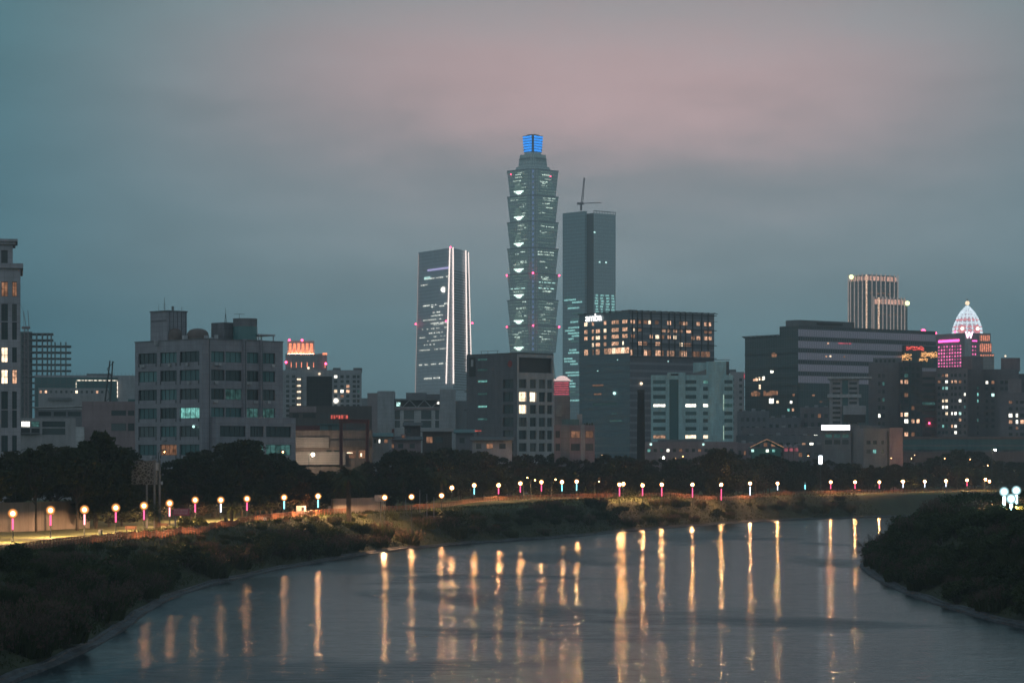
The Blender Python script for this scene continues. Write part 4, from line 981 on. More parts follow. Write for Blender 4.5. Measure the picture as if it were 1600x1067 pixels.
for px,py,w_ in ((455,576,9),(520,574,12),(552,574,14),(493,577,16)): b.box('roof_room','conc_dk',b.a('R',px),b.a('R',px+w_),4,10,b.H-.8,b.z(py))
o=ico(1.1,0,M['white'],'round_lamp',b.t); o.location=(b.a('R',525),-.6,b.z(626))
for px,py in ((482,575),(499,584)): o=ico(.5,0,M['warm_hi'],'roof_lamp',b.t); o.location=(b.a('R',px),-.6,b.z(py))
b.done()
b=Bld('netted_building','black netted scaffold block standing in front of the apartment block','building',1050,None,479,519,588,0,12)
M['netting']=glass('dark scaffold netting',(.022,.026,.028),(.03,.034,.036),1.2,1.8,(.045,.048,.05),.1,.8,.1)
b.shell('netting',{},par=.3); b.done()

# --- corrugated sheds and red gantry
M['corr']=tiled('corrugated metal sheet',(.26,.22,.21),40,.5,.6,.09,.6,.25)
M['corr_dk']=tiled('dark corrugated sheet',(.10,.085,.085),.45,40,.6,.08,.7,.3)
M['shedwall']=tiled('grimy brown shed wall',(.17,.13,.12),2.5,2.5,.6,.05,var=.5)
M['redsteel']=plain('dark red steel',(.13,.03,.03),.6)
M['tealroof']=tiled('teal sheet roof',(.10,.19,.20),.5,30,.75,.06,.6)
b=Bld('workshop','dark brown flat roofed workshop with a pink end, behind the red steel gantry','workshop',1000,None,452,581,634,0,18)
c=b.cols('R',[(457,467),(473,493),(500,507),(512,520)]); r=b.rows([(646,653)])
b.shell('corr_dk',{'R':(c,r)},par=.5); b.wins('R',c,r,None,inset=.25,nm=3); b.box('end_panel','pinkwall',.1,b.a('R',494),-.3,-.005,b.z(644),b.H-.2); b.done()
b=Bld('teal_shed','small teal sheet metal shed on a roof, left of the red steel gantry','shed',800,None,500,530,663,0,8)
b.shell('tealroof',{},par=.1); b.win('R',b.a('R',513),b.a('R',519),b.z(672),b.z(665),nm=2)
mb=MB(); mb.prism([(-.8,-1),(b.w+.8,-1),(b.w+.8,9),(-.8,9)],b.H,b.H+.25); mb.build('sheet_roof',M['tealroof'],b.t); b.box('red_lean_to','redsteel',b.a('R',456),-.1,0,7,0,b.z(665)); b.done()
b=Bld('corrugated_shed','pale corrugated shed with a ribbed fascia and warm lit doorway behind the bright floodlight','shed',770,None,446,582,672,0,14)
c=b.cols('R',[(510,518),(522,530),(545,556),(560,571)]); r=b.rows([(703,716)])
b.shell('shedwall',{'R':(c,r)},par=.4); b.wins('R',c,r,lambda i,j:{2:'dim_warm',3:'dim_warm'}.get(i),inset=.25,nm=4,nh=2)
b.box('fascia','corr',.5,b.a('R',514),-.9,-.005,b.z(699),b.z(683)); b.box('lower_fascia','corr',.5,b.a('R',540),-1.6,-.91,b.z(726),b.z(706)); b.box('balcony','corr_dk',b.a('R',516),b.a('R',578),-1.4,-.01,b.z(698),b.z(688))
b.box('strip_lamp','warm_hi',b.a('R',542),b.a('R',551),-.5,-.3,b.z(708),b.z(706.5)); b.box('door_lamp','warm_hi',b.a('R',563),b.a('R',565.5),-.35,-.1,b.z(713),b.z(708))
b.box('roof_deck','roofing',b.a('R',540),b.a('R',575),2,12,b.H,b.z(668)); b.done()
t=thing('steel_gantry','dark red steel gantry with two posts over the corrugated shed','gantry',(wx(533,752),752,6.9))
w_=wx(574,752)-wx(533,752)
for x in (0,w_):
    mb=MB(); mb.box(x-.45,x-.2,-.4,.4,0,wz(655,752)-6.9); mb.box(x+.2,x+.45,-.4,.4,0,wz(655,752)-6.9); mb.box(x-.2,x+.2,-.08,.08,0,wz(655,752)-6.9); mb.build('post',M['redsteel'],t)
mb=MB(); zt=wz(655,752)-6.9; mb.box(-.6,w_+.6,-.35,.35,zt-1.1,zt-.9); mb.box(-.6,w_+.6,-.35,.35,zt-.2,zt); mb.box(-.6,w_+.6,-.06,.06,zt-.9,zt-.2); mb.build('beam',M['redsteel'],t)
t=thing('red_sign','small row of red glowing sign letters above the gantry post','sign',(wx(516,900),900,wz(655,900)))
M['redglow']=emit('red neon',(1.,.16,.12),.8,interior=.6); mb=MB(); mb.box(0,6.2,.1,.25,-.1,1.7); mb.build('board',M['corr_dk'],t)
r3=random.Random(4)
for k in range(7):
    mb=MB(); x=.2+k*.85
    mb.box(x,x+.1,-.05,.09,.2,1.4); mb.box(x+.5,x+.6,-.05,.09,.2,1.4); mb.box(x+.1,x+.5,-.05,.09,r3.choice([.2,.7,1.3]),r3.choice([1.35,1.4])); mb.build('sign_letter',M['redglow'],t)
mb=MB(); mb.box(1,1.2,.26,.4,-(wz(655,900)-wz(672,900)),1.5); mb.box(5,5.2,.26,.4,-(wz(655,900)-wz(672,900)),1.5); mb.build('support',M['redsteel'],t)
for (lab,d,x0_,x1_,yt,mat,roof,cols_,row_,pk) in [
  ('small white house with two lit windows right of the red gantry',780,583,612,682,'palewall','tealroof',[(584,588),(591.5,594),(600,606)],[(686,692)],{1:'white',2:'dim_warm'}),
  ('low wall house with a dark red chimney post and a lit dormer',800,606,658,687,'pinkwall','roofing',[(610,616),(622,630),(640,648)],[(693,700)],{0:'dim_warm'}),
  ('dark flat roofed shed box below the white truss office',820,632,657,665,'corr_dk','roofing',[(636,642)],[(670,676)],{}),
  ('dark open shed under a thin pale sheet roof left of the dark office building',840,660,706,674,'corr_dk','corr',[(666,676),(680,692)],[(682,692)],{0:'dim_warm'}),
  ('small blue roofed kiosk house with a red strip lamp',800,712,740,676,'greywall','tealroof',[(718,726)],[(684,692)],{}),
  ('pale low house with a strip lamp at the foot of the dark office building',780,738,800,688,'palewall','roofing',[(744,752),(760,770),(780,790)],[(693,701)],{1:'dim_warm'})]:
    b=Bld('low_house',lab,'house',d,None,x0_,x1_,yt,0,9,group='low houses behind the trees'); c=b.cols('R',cols_); r=b.rows(row_)
    b.shell(mat,{'R':(c,r)},par=.3); b.wins('R',c,r,lambda i,j:pk.get(i),inset=.25,nm=2)
    mb=MB(); mb.loft([[(-.6,-1.2,b.H-.1),(b.w+.6,-1.2,b.H-.1),(b.w+.6,-1.2,b.H+.08),(-.6,-1.2,b.H+.08)],[(-.6,4.5,b.H+.9),(b.w+.6,4.5,b.H+.9),(b.w+.6,4.5,b.H+1.1),(-.6,4.5,b.H+1.1)],[(-.6,9.6,b.H-.1),(b.w+.6,9.6,b.H-.1),(b.w+.6,9.6,b.H+.1),(-.6,9.6,b.H+.1)]]); mb.build('sheet_roof',M[roof],b.t)
    if x0_==606: b.box('chimney_post','redsteel',b.a('R',612),b.a('R',616),1,2,b.H,b.z(670)); b.box('dormer','pinkwall',b.a('R',626),b.a('R',634),1.5,4,b.H,b.z(678)); b.box('dormer_window','dim_warm',b.a('R',628),b.a('R',632),1.4,1.49,b.z(685),b.z(680))
    if x0_==712: b.box('strip_lamp','redglow',b.a('R',742),b.a('R',752),-1.3,-1.0,b.H+.4,b.H+.7); b.box('lamp_post','redsteel',b.a('R',746),b.a('R',747),-1.3,-1.0,0,b.H+.4)
    b.done()
# --- white office with truss
b=Bld('truss_office','pale grey office with a white triangular roof truss between two blank towers','building',1200,None,590,712,622,0,22)
c=b.cols('R',[(617,625),(631,647),(658,674),(680,686)]); r=b.rows([(641,655),(657,668)])
mb=MB(); zt=b.z(640); b.facade(mb,'R',0,zt,c,r,.3,0,b.a('R',616),b.a('R',687)); mb.build('wall',M['conc_lt'],b.t); b.wins('R',c,r,None,inset=.3,nm=3)
b.box('core','metal_dk',b.a('R',616),b.a('R',687),1.0,21,0,zt-.2); b.box('terrace_slab','pinkwall',b.a('R',616)+.01,b.a('R',687)-.01,-.6,20,zt,zt+.9); b.box('terrace_back','metal_dk',b.a('R',616)+.01,b.a('R',687)-.01,6,20,zt+.9,b.z(625)); b.box('terrace_roof','conc_dk',b.a('R',616)+.01,b.a('R',687)-.01,-.5,21,b.z(625),b.z(623))
mb=MB(); n=6; xa,xb=b.a('R',617),b.a('R',686)
for i in range(n):
    p,q=lerp(xa,xb,i/n),lerp(xa,xb,(i+1)/n); z0,z1=zt+.9,b.z(625)
    mb.tube([(p,-.2,z0 if i%2 else z1),(q,-.2,z1 if i%2 else z0)],.16,5)
mb.tube([(xa,-.2,zt+1.05),(xb,-.2,zt+1.05)],.16,5); mb.build('truss',M['conc_lt'],b.t)
b.box('blank_tower','conc',0,b.a('R',616),-2,22,0,b.z(611)); b.box('blank_tower','conc',b.a('R',687),b.a('R',712),-2,22,0,b.z(608)); b.box('plant_room','conc_dk',b.a('R',634),b.a('R',666),6,16,b.z(623)+.01,b.z(613)); b.box('plant_screen','conc_dk',b.a('R',666)+.01,b.a('R',687)-.02,8,16,b.z(623)+.01,b.z(615))
b.box('lit_room','teal_hi',b.a('R',619),b.a('R',625),5.5,5.99,b.z(634),b.z(628)); b.box('lit_room','white',b.a('R',682.5),b.a('R',686),5.5,5.99,b.z(631),b.z(627)); b.box('side_annex','greywall',b.a('R',712)+.01,b.a('R',729),2,20,0,b.z(626)); b.done()
b=Bld('far_block','faint dusky pink block between the apartments and the truss office','building',1600,None,574,592,614,0,20); b.shell('pinkwall',{},par=.4); b.done()
b=Bld('far_block','faint grey blue block behind the dusky pink one beside the truss office','building',1700,None,560,577,622,0,20); b.shell('greywall',{},par=.4); b.done()
# ---------------------------------------------------------------- downtown towers and the right half
def text_mesh(name,body,size,ext,off,mat,parent,loc,rot,scale=(1,1,1),space=1.):
    cu=bpy.data.curves.new(name,'FONT'); cu.body=body; cu.size=size; cu.extrude=ext; cu.offset=off; cu.space_character=space
    tmp=bpy.data.objects.new('lettering',cu); COL.objects.link(tmp); bpy.context.view_layer.update()
    me=bpy.data.meshes.new_from_object(tmp.evaluated_get(bpy.context.evaluated_depsgraph_get())); bpy.data.objects.remove(tmp); me.materials.clear(); me.materials.append(mat)
    o=link_mesh(name,me,parent,loc); o.rotation_euler=rot; o.scale=scale; return o
# --- tapered glass tower with lit edges
M['glassfar']=glass('blue grey tower glass',(.50,.55,.61),(.57,.62,.68),2.2,4.2,(.22,.25,.29),.25,.4,.5)  # glass colour made paler: distance haze is painted into it
M['edgelight']=emit('white edge light',(1.,.84,.76),2.0); M['edgedim']=emit('faint edge light',(1.,.8,.74),.45)
M['dotlight']=emit('office light row',(.95,.97,.85),1.5,var=.5,interior=.85); M['violet']=emit('violet light strip',(.62,.58,1.),.9)
d=3000; t=thing('tapered_tower','tapered blue grey glass skyscraper with bright white edge lines','skyscraper',(wx(694,d),d,6.9)); bx,bz=wx(694,d),6.9
def J(px,py,dd): return (wx(px,d+dd)-bx,dd,wz(py,d)-bz)
bot=[J(646.5,712,38),J(694,712,0),J(709,712,4),J(740,712,34)]; top=[J(654,391,34),J(703,387,4),J(708,387,6),J(732,390,30)]
bk0,bk1=[(bot[3][0],80,bot[3][2]),(bot[0][0],80,bot[0][2])],[(top[3][0],72,top[3][2]),(top[0][0],72,top[0][2])]
mb=MB(); rings=[bot+bk0,top+bk1]
for i in range(6):
    j=(i+1)%6; L=(Vector(bot[i] if i<4 else bk0[i-4])-Vector((bot+bk0)[j])).length; h=top[0][2]
    mb.quad([rings[0][i],rings[0][j],rings[1][j],rings[1][i]],0,[(0,0),(L,0),(L,h),(0,h)])
mb.quad(rings[1]); mb.build('glass_wall',M['glassfar'],t)
def on(i,fz,off=-1.0): a,b_=Vector(bot[i]),Vector(top[i]); p=a.lerp(b_,fz); return p+Vector((0,off,0))
def zf(py): return (712-py)/(712-389)
for i,y0,y1,r_,m in ((1,388,600,.75,'edgelight'),(2,388,600,.75,'edgelight'),(3,390,555,.5,'edgelight'),(0,392,612,.35,'edgedim')):
    mb=MB(); mb.tube([on(i,zf(y1)),on(i,zf(y0))],r_,5); mb.build('edge_light',M[m],t)
mb=MB(); a=on(3,zf(580)); e=on(3,zf(388)); mb.tube([Vector((J(730,580,30)[0],24,a.z)),Vector((J(728,388,30)[0],22,e.z))],.75,5); mb.build('edge_light',M['edgelight'],t)
r4=random.Random(8)
def facept(i,j,fx,py,off=-.8): return on(i,zf(py),off).lerp(on(j,zf(py),off),fx)
for py,f0,f1 in ((476,.1,1),(479,.35,1),(488,.5,.85),(493,.45,.8),(499,.1,.8),(505,.45,1),(507,.55,1),(513,.1,1),(520,.4,.9),(526,.1,1),(532,.35,.9),(538,.25,.7),(546,.1,.9),(569,.1,1),(591,.2,.8),(434,.1,.9),(443,.1,.6)):
    mb=MB(); fx=f0
    while fx<f1:
        w_=r4.uniform(.02,.06); p=facept(0,1,fx,py); q=facept(0,1,min(fx+w_,1),py)
        if r4.random()<.62: mb.quad([p,q,q+Vector((0,0,1.2)),p+Vector((0,0,1.2))])
        fx+=w_+.015
    if mb.v: mb.build('lit_floor',M['dotlight'],t)
p,q=facept(0,1,.3,421),facept(0,1,.98,421); mb=MB(); mb.quad([p,q,q+Vector((0,0,2)),p+Vector((0,0,2))]); mb.build('violet_strip',M['violet'],t)
p,q=facept(0,1,.2,434),facept(0,1,.4,434); mb=MB(); mb.quad([p,q,q+Vector((0,0,3)),p+Vector((0,0,3))]); mb.build('lit_room',M['teal_hi'],t)
mb=MB()
for k in range(46):
    py=425+k*4.1; p,q=on(2,zf(py),-.5),on(3,zf(py),-.5); mb.quad([p,q,q+Vector((0,0,.9)),p+Vector((0,0,.9))])
mb.build('louvre_band',M['metal_dk'],t)
p=facept(0,1,.83,453); ring=[p+Vector((3.0*math.cos(k*.5236),0,3.0*math.sin(k*.5236))) for k in range(12)]; mb=MB(); mb.quad(ring); mb.quad([v+Vector((0,.5,0)) for v in ring]); mb.build('round_sign',M['white'],t)
for px,py,dd in ((649.5,504,34),(697,502,0),(738,503,28),(681,391,26),(704,386.5,3)): beacon(t,*J(px,py,dd-3),1.1)

# --- dark corner office
M['darkclad']=tiled('dark grey cladding',(.16,.16,.18),1.6,1.6,.7,.03); M['framewhite']=tiled('grey grid frame',(.42,.41,.43),3,3,.8,.02)
b=Bld('dark_office','dark grey corner office with a pale window grid, three rooms lit yellow','building',900,729,808,865,553,42)
cR=b.cols('R',[(811,823),(828,838),(842,852),(855,863)]); ry=[(592,606),(612,627),(632,646),(652,666),(672,686),(692,705)]; rw=b.rows(ry)
cL=b.cols('L',[(786,802)])
mb=MB(); b.facade(mb,'R',0,b.z(583),cR,rw,.6); b.facade(mb,'R',b.z(583),b.H,b.cols('R',[(811,863)]),b.rows([(558,581.5)]),.8); mb.build('grid_wall',M['framewhite'],b.t)
mb=MB(); b.facade(mb,'L',0,b.H,cL,rw,.5); w,l=b.w,b.l; mb.quad([(w,0,0),(w,l,0),(w,l,b.H),(w,0,b.H)]); mb.quad([(0,l,0),(w,l,0),(w,l,b.H),(0,l,b.H)]); mb.build('wall',M['darkclad'],b.t)
b.box('core','metal_dk',1.0,w-.3,1.0,l-.3,0,b.H-.6); b.box('roof','roofing',.0,w,.0,l,b.H+.003,b.H+.5)
b.wins('R',cR,rw,lambda i,j:{(0,1):'warm_hi',(1,1):'warm_hi',(0,2):'warm_hi'}.get((i,j)),inset=.6,nm=2); b.wins('L',cL,rw,None,inset=.5,nm=2)
for py,m in ((559.5,'dim_teal'),(576,'dim_teal'),(594,'teal'),(614,'dim_teal'),(634,'teal'),(654,'dim_teal')): b.win('L',b.a('L',747),b.a('L',761),b.z(py+1.4),b.z(py-1.4),m,None,-.02,label='lit slit window')
x0,x1=b.a('L',733),b.a('L',743); b.box('sign_recess','metal_dk',-.12,-.004,b.l-x1,b.l-x0,b.z(586),b.z(555)); x0,x1=b.a('L',736.5),b.a('L',740); b.box('sign_panel','conc_lt',-.2,-.125,b.l-x1,b.l-x0,b.z(570),b.z(559))
mb=MB(); y=b.l-b.a('L',797); zc=b.z(568); ring=[(-.08,y+1.15*math.cos(k*.3927),zc+1.15*math.sin(k*.3927)) for k in range(16)]; mb.loft([ring,[(-.02,p[1],p[2]) for p in ring]]); mb.build('round_logo',plain('dull red logo',(.30,.03,.035),.5),b.t)
for px in (750,760,775): x,y=0.6,b.l-b.a('L',px); b.box('roof_rail','metal_dk',.6,.7,y-.05,y+.05,b.H+.5,b.H+1.4)
b.box('roof_rail','metal_dk',.6,.7,b.l-b.a('L',778),b.l-b.a('L',748),b.H+1.4,b.H+1.5)
for py in (560,610,640,684): b.box('side_bracket','metal_dk',-.02,.4,b.l,b.l+1.2,b.z(py),b.z(py)+.25)
b.done()
# --- small brown building
b=Bld('brown_house','small brown concrete building with balconies and roof sheds right of the dark corner office','building',800,None,866,929,664,0,14)
c=b.cols('R',[(868,875),(892,906),(915,927)]); r=b.rows([(673,684),(693,704)])
b.shell('pinkwall',{'R':(c,r)},par=.4,depth=.5); b.wins('R',c,r,lambda i,j:{(1,0):'dim_warm',(2,0):'dim_warm'}.get((i,j)),inset=.5,nm=2)
b.box('roof_room','conc_dk',b.a('R',867),b.a('R',891),3,12,b.H-.4,b.z(619)); b.box('water_tank','metal_gr',b.a('R',869),b.a('R',878),1.5,2.9,b.z(650),b.z(633)); b.box('roof_shed','tealroof',b.a('R',878),b.a('R',905),1,2.9,b.H,b.z(655)); b.box('chimney','palewall',b.a('R',902),b.a('R',910),4,6,b.H,b.z(647))
b.box('pier','palewall',b.a('R',907.5),b.a('R',914),-.5,-.004,0,b.H+.2); b.box('pier','conc_dk',b.a('R',876),b.a('R',890),-.5,-.004,0,b.H+.2)
for k in range(4): b.box('pot_plant','leaf',b.a('R',912+4*k),b.a('R',914.5+4*k),.6,1.2,b.H,b.H+.5+.2*(k%2))
b.done()

# --- the tallest tower
M['g101']=glass('jade green tower glass',(.60,.68,.66),(.70,.78,.75),3.,4.2,(.36,.43,.43),.55,.45,.45)  # jade lightened so the colour itself carries the haze
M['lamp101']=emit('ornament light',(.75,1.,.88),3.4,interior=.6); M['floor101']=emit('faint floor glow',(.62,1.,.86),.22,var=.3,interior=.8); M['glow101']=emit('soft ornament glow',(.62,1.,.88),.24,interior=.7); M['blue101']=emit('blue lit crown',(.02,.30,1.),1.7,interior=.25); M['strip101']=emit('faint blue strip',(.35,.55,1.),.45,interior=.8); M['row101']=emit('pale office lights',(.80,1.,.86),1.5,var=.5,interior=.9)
d=3500; t=thing('pagoda_skyscraper','tallest jade glass skyscraper of stacked flaring tiers with a blue lit crown','skyscraper',(wx(832.5,d),d,6.9)); 
def Zt(py): return wz(py,d)-6.9
def ringsq(r,z,ch=.16):
    # corner-on square with notched corners, r = half diagonal; listed counter clockwise from the near corner
    k=r*ch; pts=[]
    for ax in ((0,-1),(1,0),(0,1),(-1,0)):
        tx,ty=-ax[1],ax[0]
        pts+=[(ax[0]*(r-k)-tx*k,ax[1]*(r-k)-ty*k,z),(ax[0]*(r-k*1.25),ax[1]*(r-k*1.25),z),(ax[0]*(r-k)+tx*k,ax[1]*(r-k)+ty*k,z)]
    return pts
def tier(name,r0,z0,r1,z1,mat,ch=.16):
    mb=MB(); A,B=ringsq(r0,z0,ch),ringsq(r1,z1,ch); n=len(A); u=0
    for i in range(n):
        j=(i+1)%n; L=math.dist(A[i],A[j]); mb.quad([A[i],A[j],B[j],B[i]],0,[(u,z0),(u+L,z0),(u+L,z1),(u,z1)]); u+=L
    mb.quad(B); mb.quad(list(reversed(A))); return mb.build(name,M[mat],t)
ys=[551,509.5,469.5,429.5,389.5,348.5,308.5,268]; S=d/F
tier('base_tier',62*S,0,37*S,Zt(551),'g101')
r5=random.Random(12)
for k in range(7):
    z0,z1=Zt(ys[k]),Zt(ys[k+1]); r0,r1=42.3*S,47.4*S
    tier('tier',r0,z0,r1,z1-1.2,'g101'); tier('ledge',r1+.6,z1-1.2,r1+.6,z1,'metal_gr')
    # ornament lamp low on each west face, blue seam up the near corner, lit floors
    def fp(side,f,py,off=.9):
        f=.12+.76*f                                   # stay between the notched corners
        fz=(ys[k]-py)/(ys[k]-ys[k+1]); r=lerp(r0,r1,fz)+off; z=lerp(z0,z1,fz); a=(0,-r); c=(side*r,0); return Vector((lerp(a[0],c[0],f),lerp(a[1],c[1],f),z))
    yb=ys[k]-1
    for side,m_ in ((-1,'lamp101'),):
        mb=MB()
        for f0,f1,h0,h1 in ((.36,.64,3,5.2),(.28,.72,5.2,7),(.42,.58,1.5,3)):
            mb.quad([fp(side,f0,yb-h0),fp(side,f1,yb-h0),fp(side,f1,yb-h1),fp(side,f0,yb-h1)])
        mb.build('ornament_lamp',M[m_],t)
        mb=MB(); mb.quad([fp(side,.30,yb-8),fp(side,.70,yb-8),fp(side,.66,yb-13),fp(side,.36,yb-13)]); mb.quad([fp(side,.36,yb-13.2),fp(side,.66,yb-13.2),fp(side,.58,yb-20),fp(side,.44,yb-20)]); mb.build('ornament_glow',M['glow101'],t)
    for side in (-1,1):                       # office floors glowing faintly through the green glass
        mb=MB()
        for q in range(9):
            py=ys[k]-3-q*4.1; f=r5.uniform(0.02,.2); e_=r5.uniform(.6,.97)
            while f<e_:
                w_=min(r5.uniform(.08,.3),e_-f)
                if r5.random()<.8: mb.quad([fp(side,f,py,.5),fp(side,f+w_,py,.5),fp(side,f+w_,py-1.5,.5),fp(side,f,py-1.5,.5)])
                f+=w_+.012
        mb.build('floor_glow',M['floor101'],t)
    mb=MB(); r_=lerp(r0,r1,.5); 
    for q in range(5): zc=lerp(z0,z1,(q+.5)/5); rr=lerp(r0,r1,(q+.5)/5)*.82; mb.box(-.9,.9,-rr-.6,-rr,zc-2,zc+2)
    mb.build('seam_light',M['strip101'],t)
    for q in range(15):
        py=ys[k]-r5.uniform(8,36); side=r5.choice((-1,1)); f=r5.uniform(.12,.5); mb=MB()
        L=r5.uniform(.08,.35)
        if k==2 and q<3: py,side,f,L=(453 if q<2 else 444),(-1 if q==0 else 1),.1,.75
        if k==3 and q<2: py,side,f,L=(401 if q==0 else 397),1,.05,.7
        while L>0:
            if r5.random()<.8: mb.quad([fp(side,f,py),fp(side,f+.035,py),fp(side,f+.035,py-1.3),fp(side,f,py-1.3)])
            f+=.05; L-=.05
        if mb.v: mb.build('lit_floor',M['teal_hi' if (k==2 and q<3) else 'row101'],t)
tier('upper_drum',34*S,Zt(268),30*S,Zt(262),'g101'); tier('upper_drum',27*S,Zt(262),24*S,Zt(243),'g101'); tier('ledge',28*S,Zt(250),24.5*S,Zt(248.5),'metal_gr',.2); tier('neck',16*S,Zt(243),15*S,Zt(239),'g101')
M['louvre']=plain('crown louvre',(.08,.10,.14),.5)
tier('crown_core',15.4*S,Zt(239),17*S,Zt(213),'louvre',.08)
for side in (-1,1):
    for q in range(6):
        z0=Zt(238.2-q*4.2); z1=z0+2.7; rr=lerp(16.2,18.0,q/6)*S; mb=MB()
        a,c=(side*1.5,-rr+1.1),(side*(rr-1.6),-1.0); mb.quad([(a[0],a[1],z0),(c[0],c[1],z0),(c[0],c[1],z1),(a[0],a[1],z1)]); mb.build('crown_light',M['blue101'],t)
tier('crown_cap',14*S,Zt(213),10*S,Zt(211),'louvre')
for px,py in ((792,431),(832.5,430),(873.5,431),(792,511),(832.5,511),(873.5,511),(798,274),(860,278)):
    beacon(t,(px-832.5)*S,-abs(46-abs(px-832.5))*S-1.5,Zt(py),1.35 if py>300 else .8)

# --- tower with cranes on top
M['gN']=glass('slate blue tower glass',(.32,.45,.48),(.38,.51,.54),3.,4.2,(.15,.23,.26),.5,.2,.45); M['gN2']=glass('pale slate tower glass',(.50,.58,.61),(.57,.65,.67),3.,4.2,(.33,.40,.43),.5,.2,.5)  # both glass tones lightened in place of thicker haze
M['tealrow']=emit('teal lit floor',(.45,1.,.95),.95,interior=.8)
b=Bld('slate_tower','slate blue glass skyscraper with cranes on its roof and teal lit lower floors','skyscraper',3200,882,928,962,333,40)
mb=MB(); w,l=b.w,b.l
mb.box(.0,w,.0,l,0,b.H); mb.build('glass_wall',M['gN2'],b.t)
x=b.a('L',917); b.box('west_shaft','gN',-3.,-.01,b.l-x,b.l,0,b.z(329)); b.box('recess','metal_dk',-.2,-.012,.5,b.l-x-.01,0,b.H)
mb=MB()
for k in range(9): 
    u=w*k/8; mb.box(u-.3,u+.3,-.3,.3,b.H,b.z(329))
mb.box(0,w,-.3,.3,b.z(329)-.8,b.z(329)); mb.build('roof_screen',M['metal_gr'],b.t)
r6=random.Random(6)
for k in range(8):
    py=461+k*4.4
    for a0,a1 in ((929,936),(937,944),(946,953),(954,961)):
        if k<7: b.lit('R',a0+r6.uniform(0,2),a1-r6.uniform(0,2),py-1.3,py+1.3,'tealrow')
for k in range(38):
    py=462+k*4.4
    if r6.random()<.72 and py<640:
        a0=884+r6.uniform(0,14); a1=min(a0+r6.uniform(6,22),914); o=b.win('L',b.a('L',a0),b.a('L',a1),b.z(py+1.3),b.z(py-1.3),'tealrow' if 545<py<600 or r6.random()<.5 else 'dim_teal',None,-3.05,label='teal lit floor')
for px,py in ((926,363),(937,409),(947,409)): b.lit('R' if px>928 else 'R',max(px,929)-1.2,max(px,929)+1.2,py-1.2,py+1.2,'teal_hi')
b.done()
t=thing('rooftop_crane','luffing crane with a steep and a low boom on top of the slate blue skyscraper','crane',(wx(908,3215),3215,wz(328,3215)-1))
mb=MB(); zz0=wz(320,3215)-t.location.z; mb.box(-1.2,1.2,-1.2,1.2,0,zz0); mb.box(-5,3,-2,2,zz0,zz0+2.5); mb.build('mast',M['cranepaint'],t)
for (p2,q2) in (((913,278),.9),((939,317),.7)):
    P=Vector((wx(p2[0],3215)-t.location.x,0,wz(p2[1],3215)-t.location.z)); mb=MB(); A=Vector((1,0,zz0+1.5)); n=9
    for sg in (-1,1): mb.tube([A+Vector((sg*1.0,sg*.5,0)),P+Vector((sg*.5,0,0))],.42,4)
    for i in range(n): mb.tube([A.lerp(P,i/n)+Vector(((-1)**i*1.,0,0)),A.lerp(P,(i+1)/n)-Vector(((-1)**i*.8,0,0))],.25,4)
    mb.build('boom',M['cranepaint'],t)
# --- small domed red building
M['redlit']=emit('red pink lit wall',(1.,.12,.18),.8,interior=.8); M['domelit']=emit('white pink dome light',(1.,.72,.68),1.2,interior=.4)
d=2400; t=thing('domed_building','distant red lit building with a glowing white dome beside the slate tower','building',(wx(882,d),d,6.9)); s_=d/F
mb=MB(); mb.box(-17*s_,8*s_,0,20,0,wz(595,d)-6.9); mb.build('wall',M['pinkwall'],t)
for k in range(6): mb=MB(); z0=wz(617-k*3.6,d)-6.9; mb.box(-16*s_,7*s_,-.4,-.01,z0,z0+1.2); mb.build('lit_floor',M['redlit'],t)
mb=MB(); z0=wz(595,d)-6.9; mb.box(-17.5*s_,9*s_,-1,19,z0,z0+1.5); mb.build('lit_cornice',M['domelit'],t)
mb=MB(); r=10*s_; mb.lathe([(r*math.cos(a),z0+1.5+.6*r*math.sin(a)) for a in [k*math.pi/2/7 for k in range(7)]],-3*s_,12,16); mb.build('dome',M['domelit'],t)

# --- hotel block with lit rooms
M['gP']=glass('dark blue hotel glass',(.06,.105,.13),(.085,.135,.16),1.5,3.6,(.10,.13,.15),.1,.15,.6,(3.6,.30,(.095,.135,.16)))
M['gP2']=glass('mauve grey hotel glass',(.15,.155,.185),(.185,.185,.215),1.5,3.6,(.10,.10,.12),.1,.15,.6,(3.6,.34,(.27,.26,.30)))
b=Bld('hotel_block','dark glass hotel block with bright white roof sign and bands of warm lit rooms','hotel',1300,905,984,1116,486,33)
mb=MB(); w,l,H=b.w,b.l,b.H
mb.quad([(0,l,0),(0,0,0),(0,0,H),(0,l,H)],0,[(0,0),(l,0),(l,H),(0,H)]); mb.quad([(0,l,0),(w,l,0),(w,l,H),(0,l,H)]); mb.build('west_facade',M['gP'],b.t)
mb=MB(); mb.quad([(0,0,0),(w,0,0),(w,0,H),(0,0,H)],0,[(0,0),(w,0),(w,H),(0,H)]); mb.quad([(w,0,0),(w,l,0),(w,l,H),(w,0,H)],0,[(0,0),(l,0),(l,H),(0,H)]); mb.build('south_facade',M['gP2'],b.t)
b.box('roof','roofing',.1,w-.1,.1,l-.1,H-2.2,H-2.0)
mb=MB()
for k in range(15): u=w*k/14; mb.box(u-.12,u+.12,-.9,5,H+.3,H+.6)
mb.box(-.9,w+1.5,-.95,-.65,H+.0,H+.3); mb.box(-.95,-.65,-.6,l,H+.0,H+.3); mb.box(-.9,w+1.2,-.93,-.7,H-3.9,H-3.7)
for k in range(9): y=l*k/8; mb.box(-.9,4,y-.12,y+.12,H+.3,H+.6)
mb.build('roof_frame',M['metal_dk'],b.t)
for px in (988,996,1003,1017,1033,1045,1054,1063,1071,1082,1096,1106):
    u=b.a('R',px); b.box('fin','metal_dk',u-.16,u+.16,-.55,-.004,b.z(556 if px<1085 else 545),H)
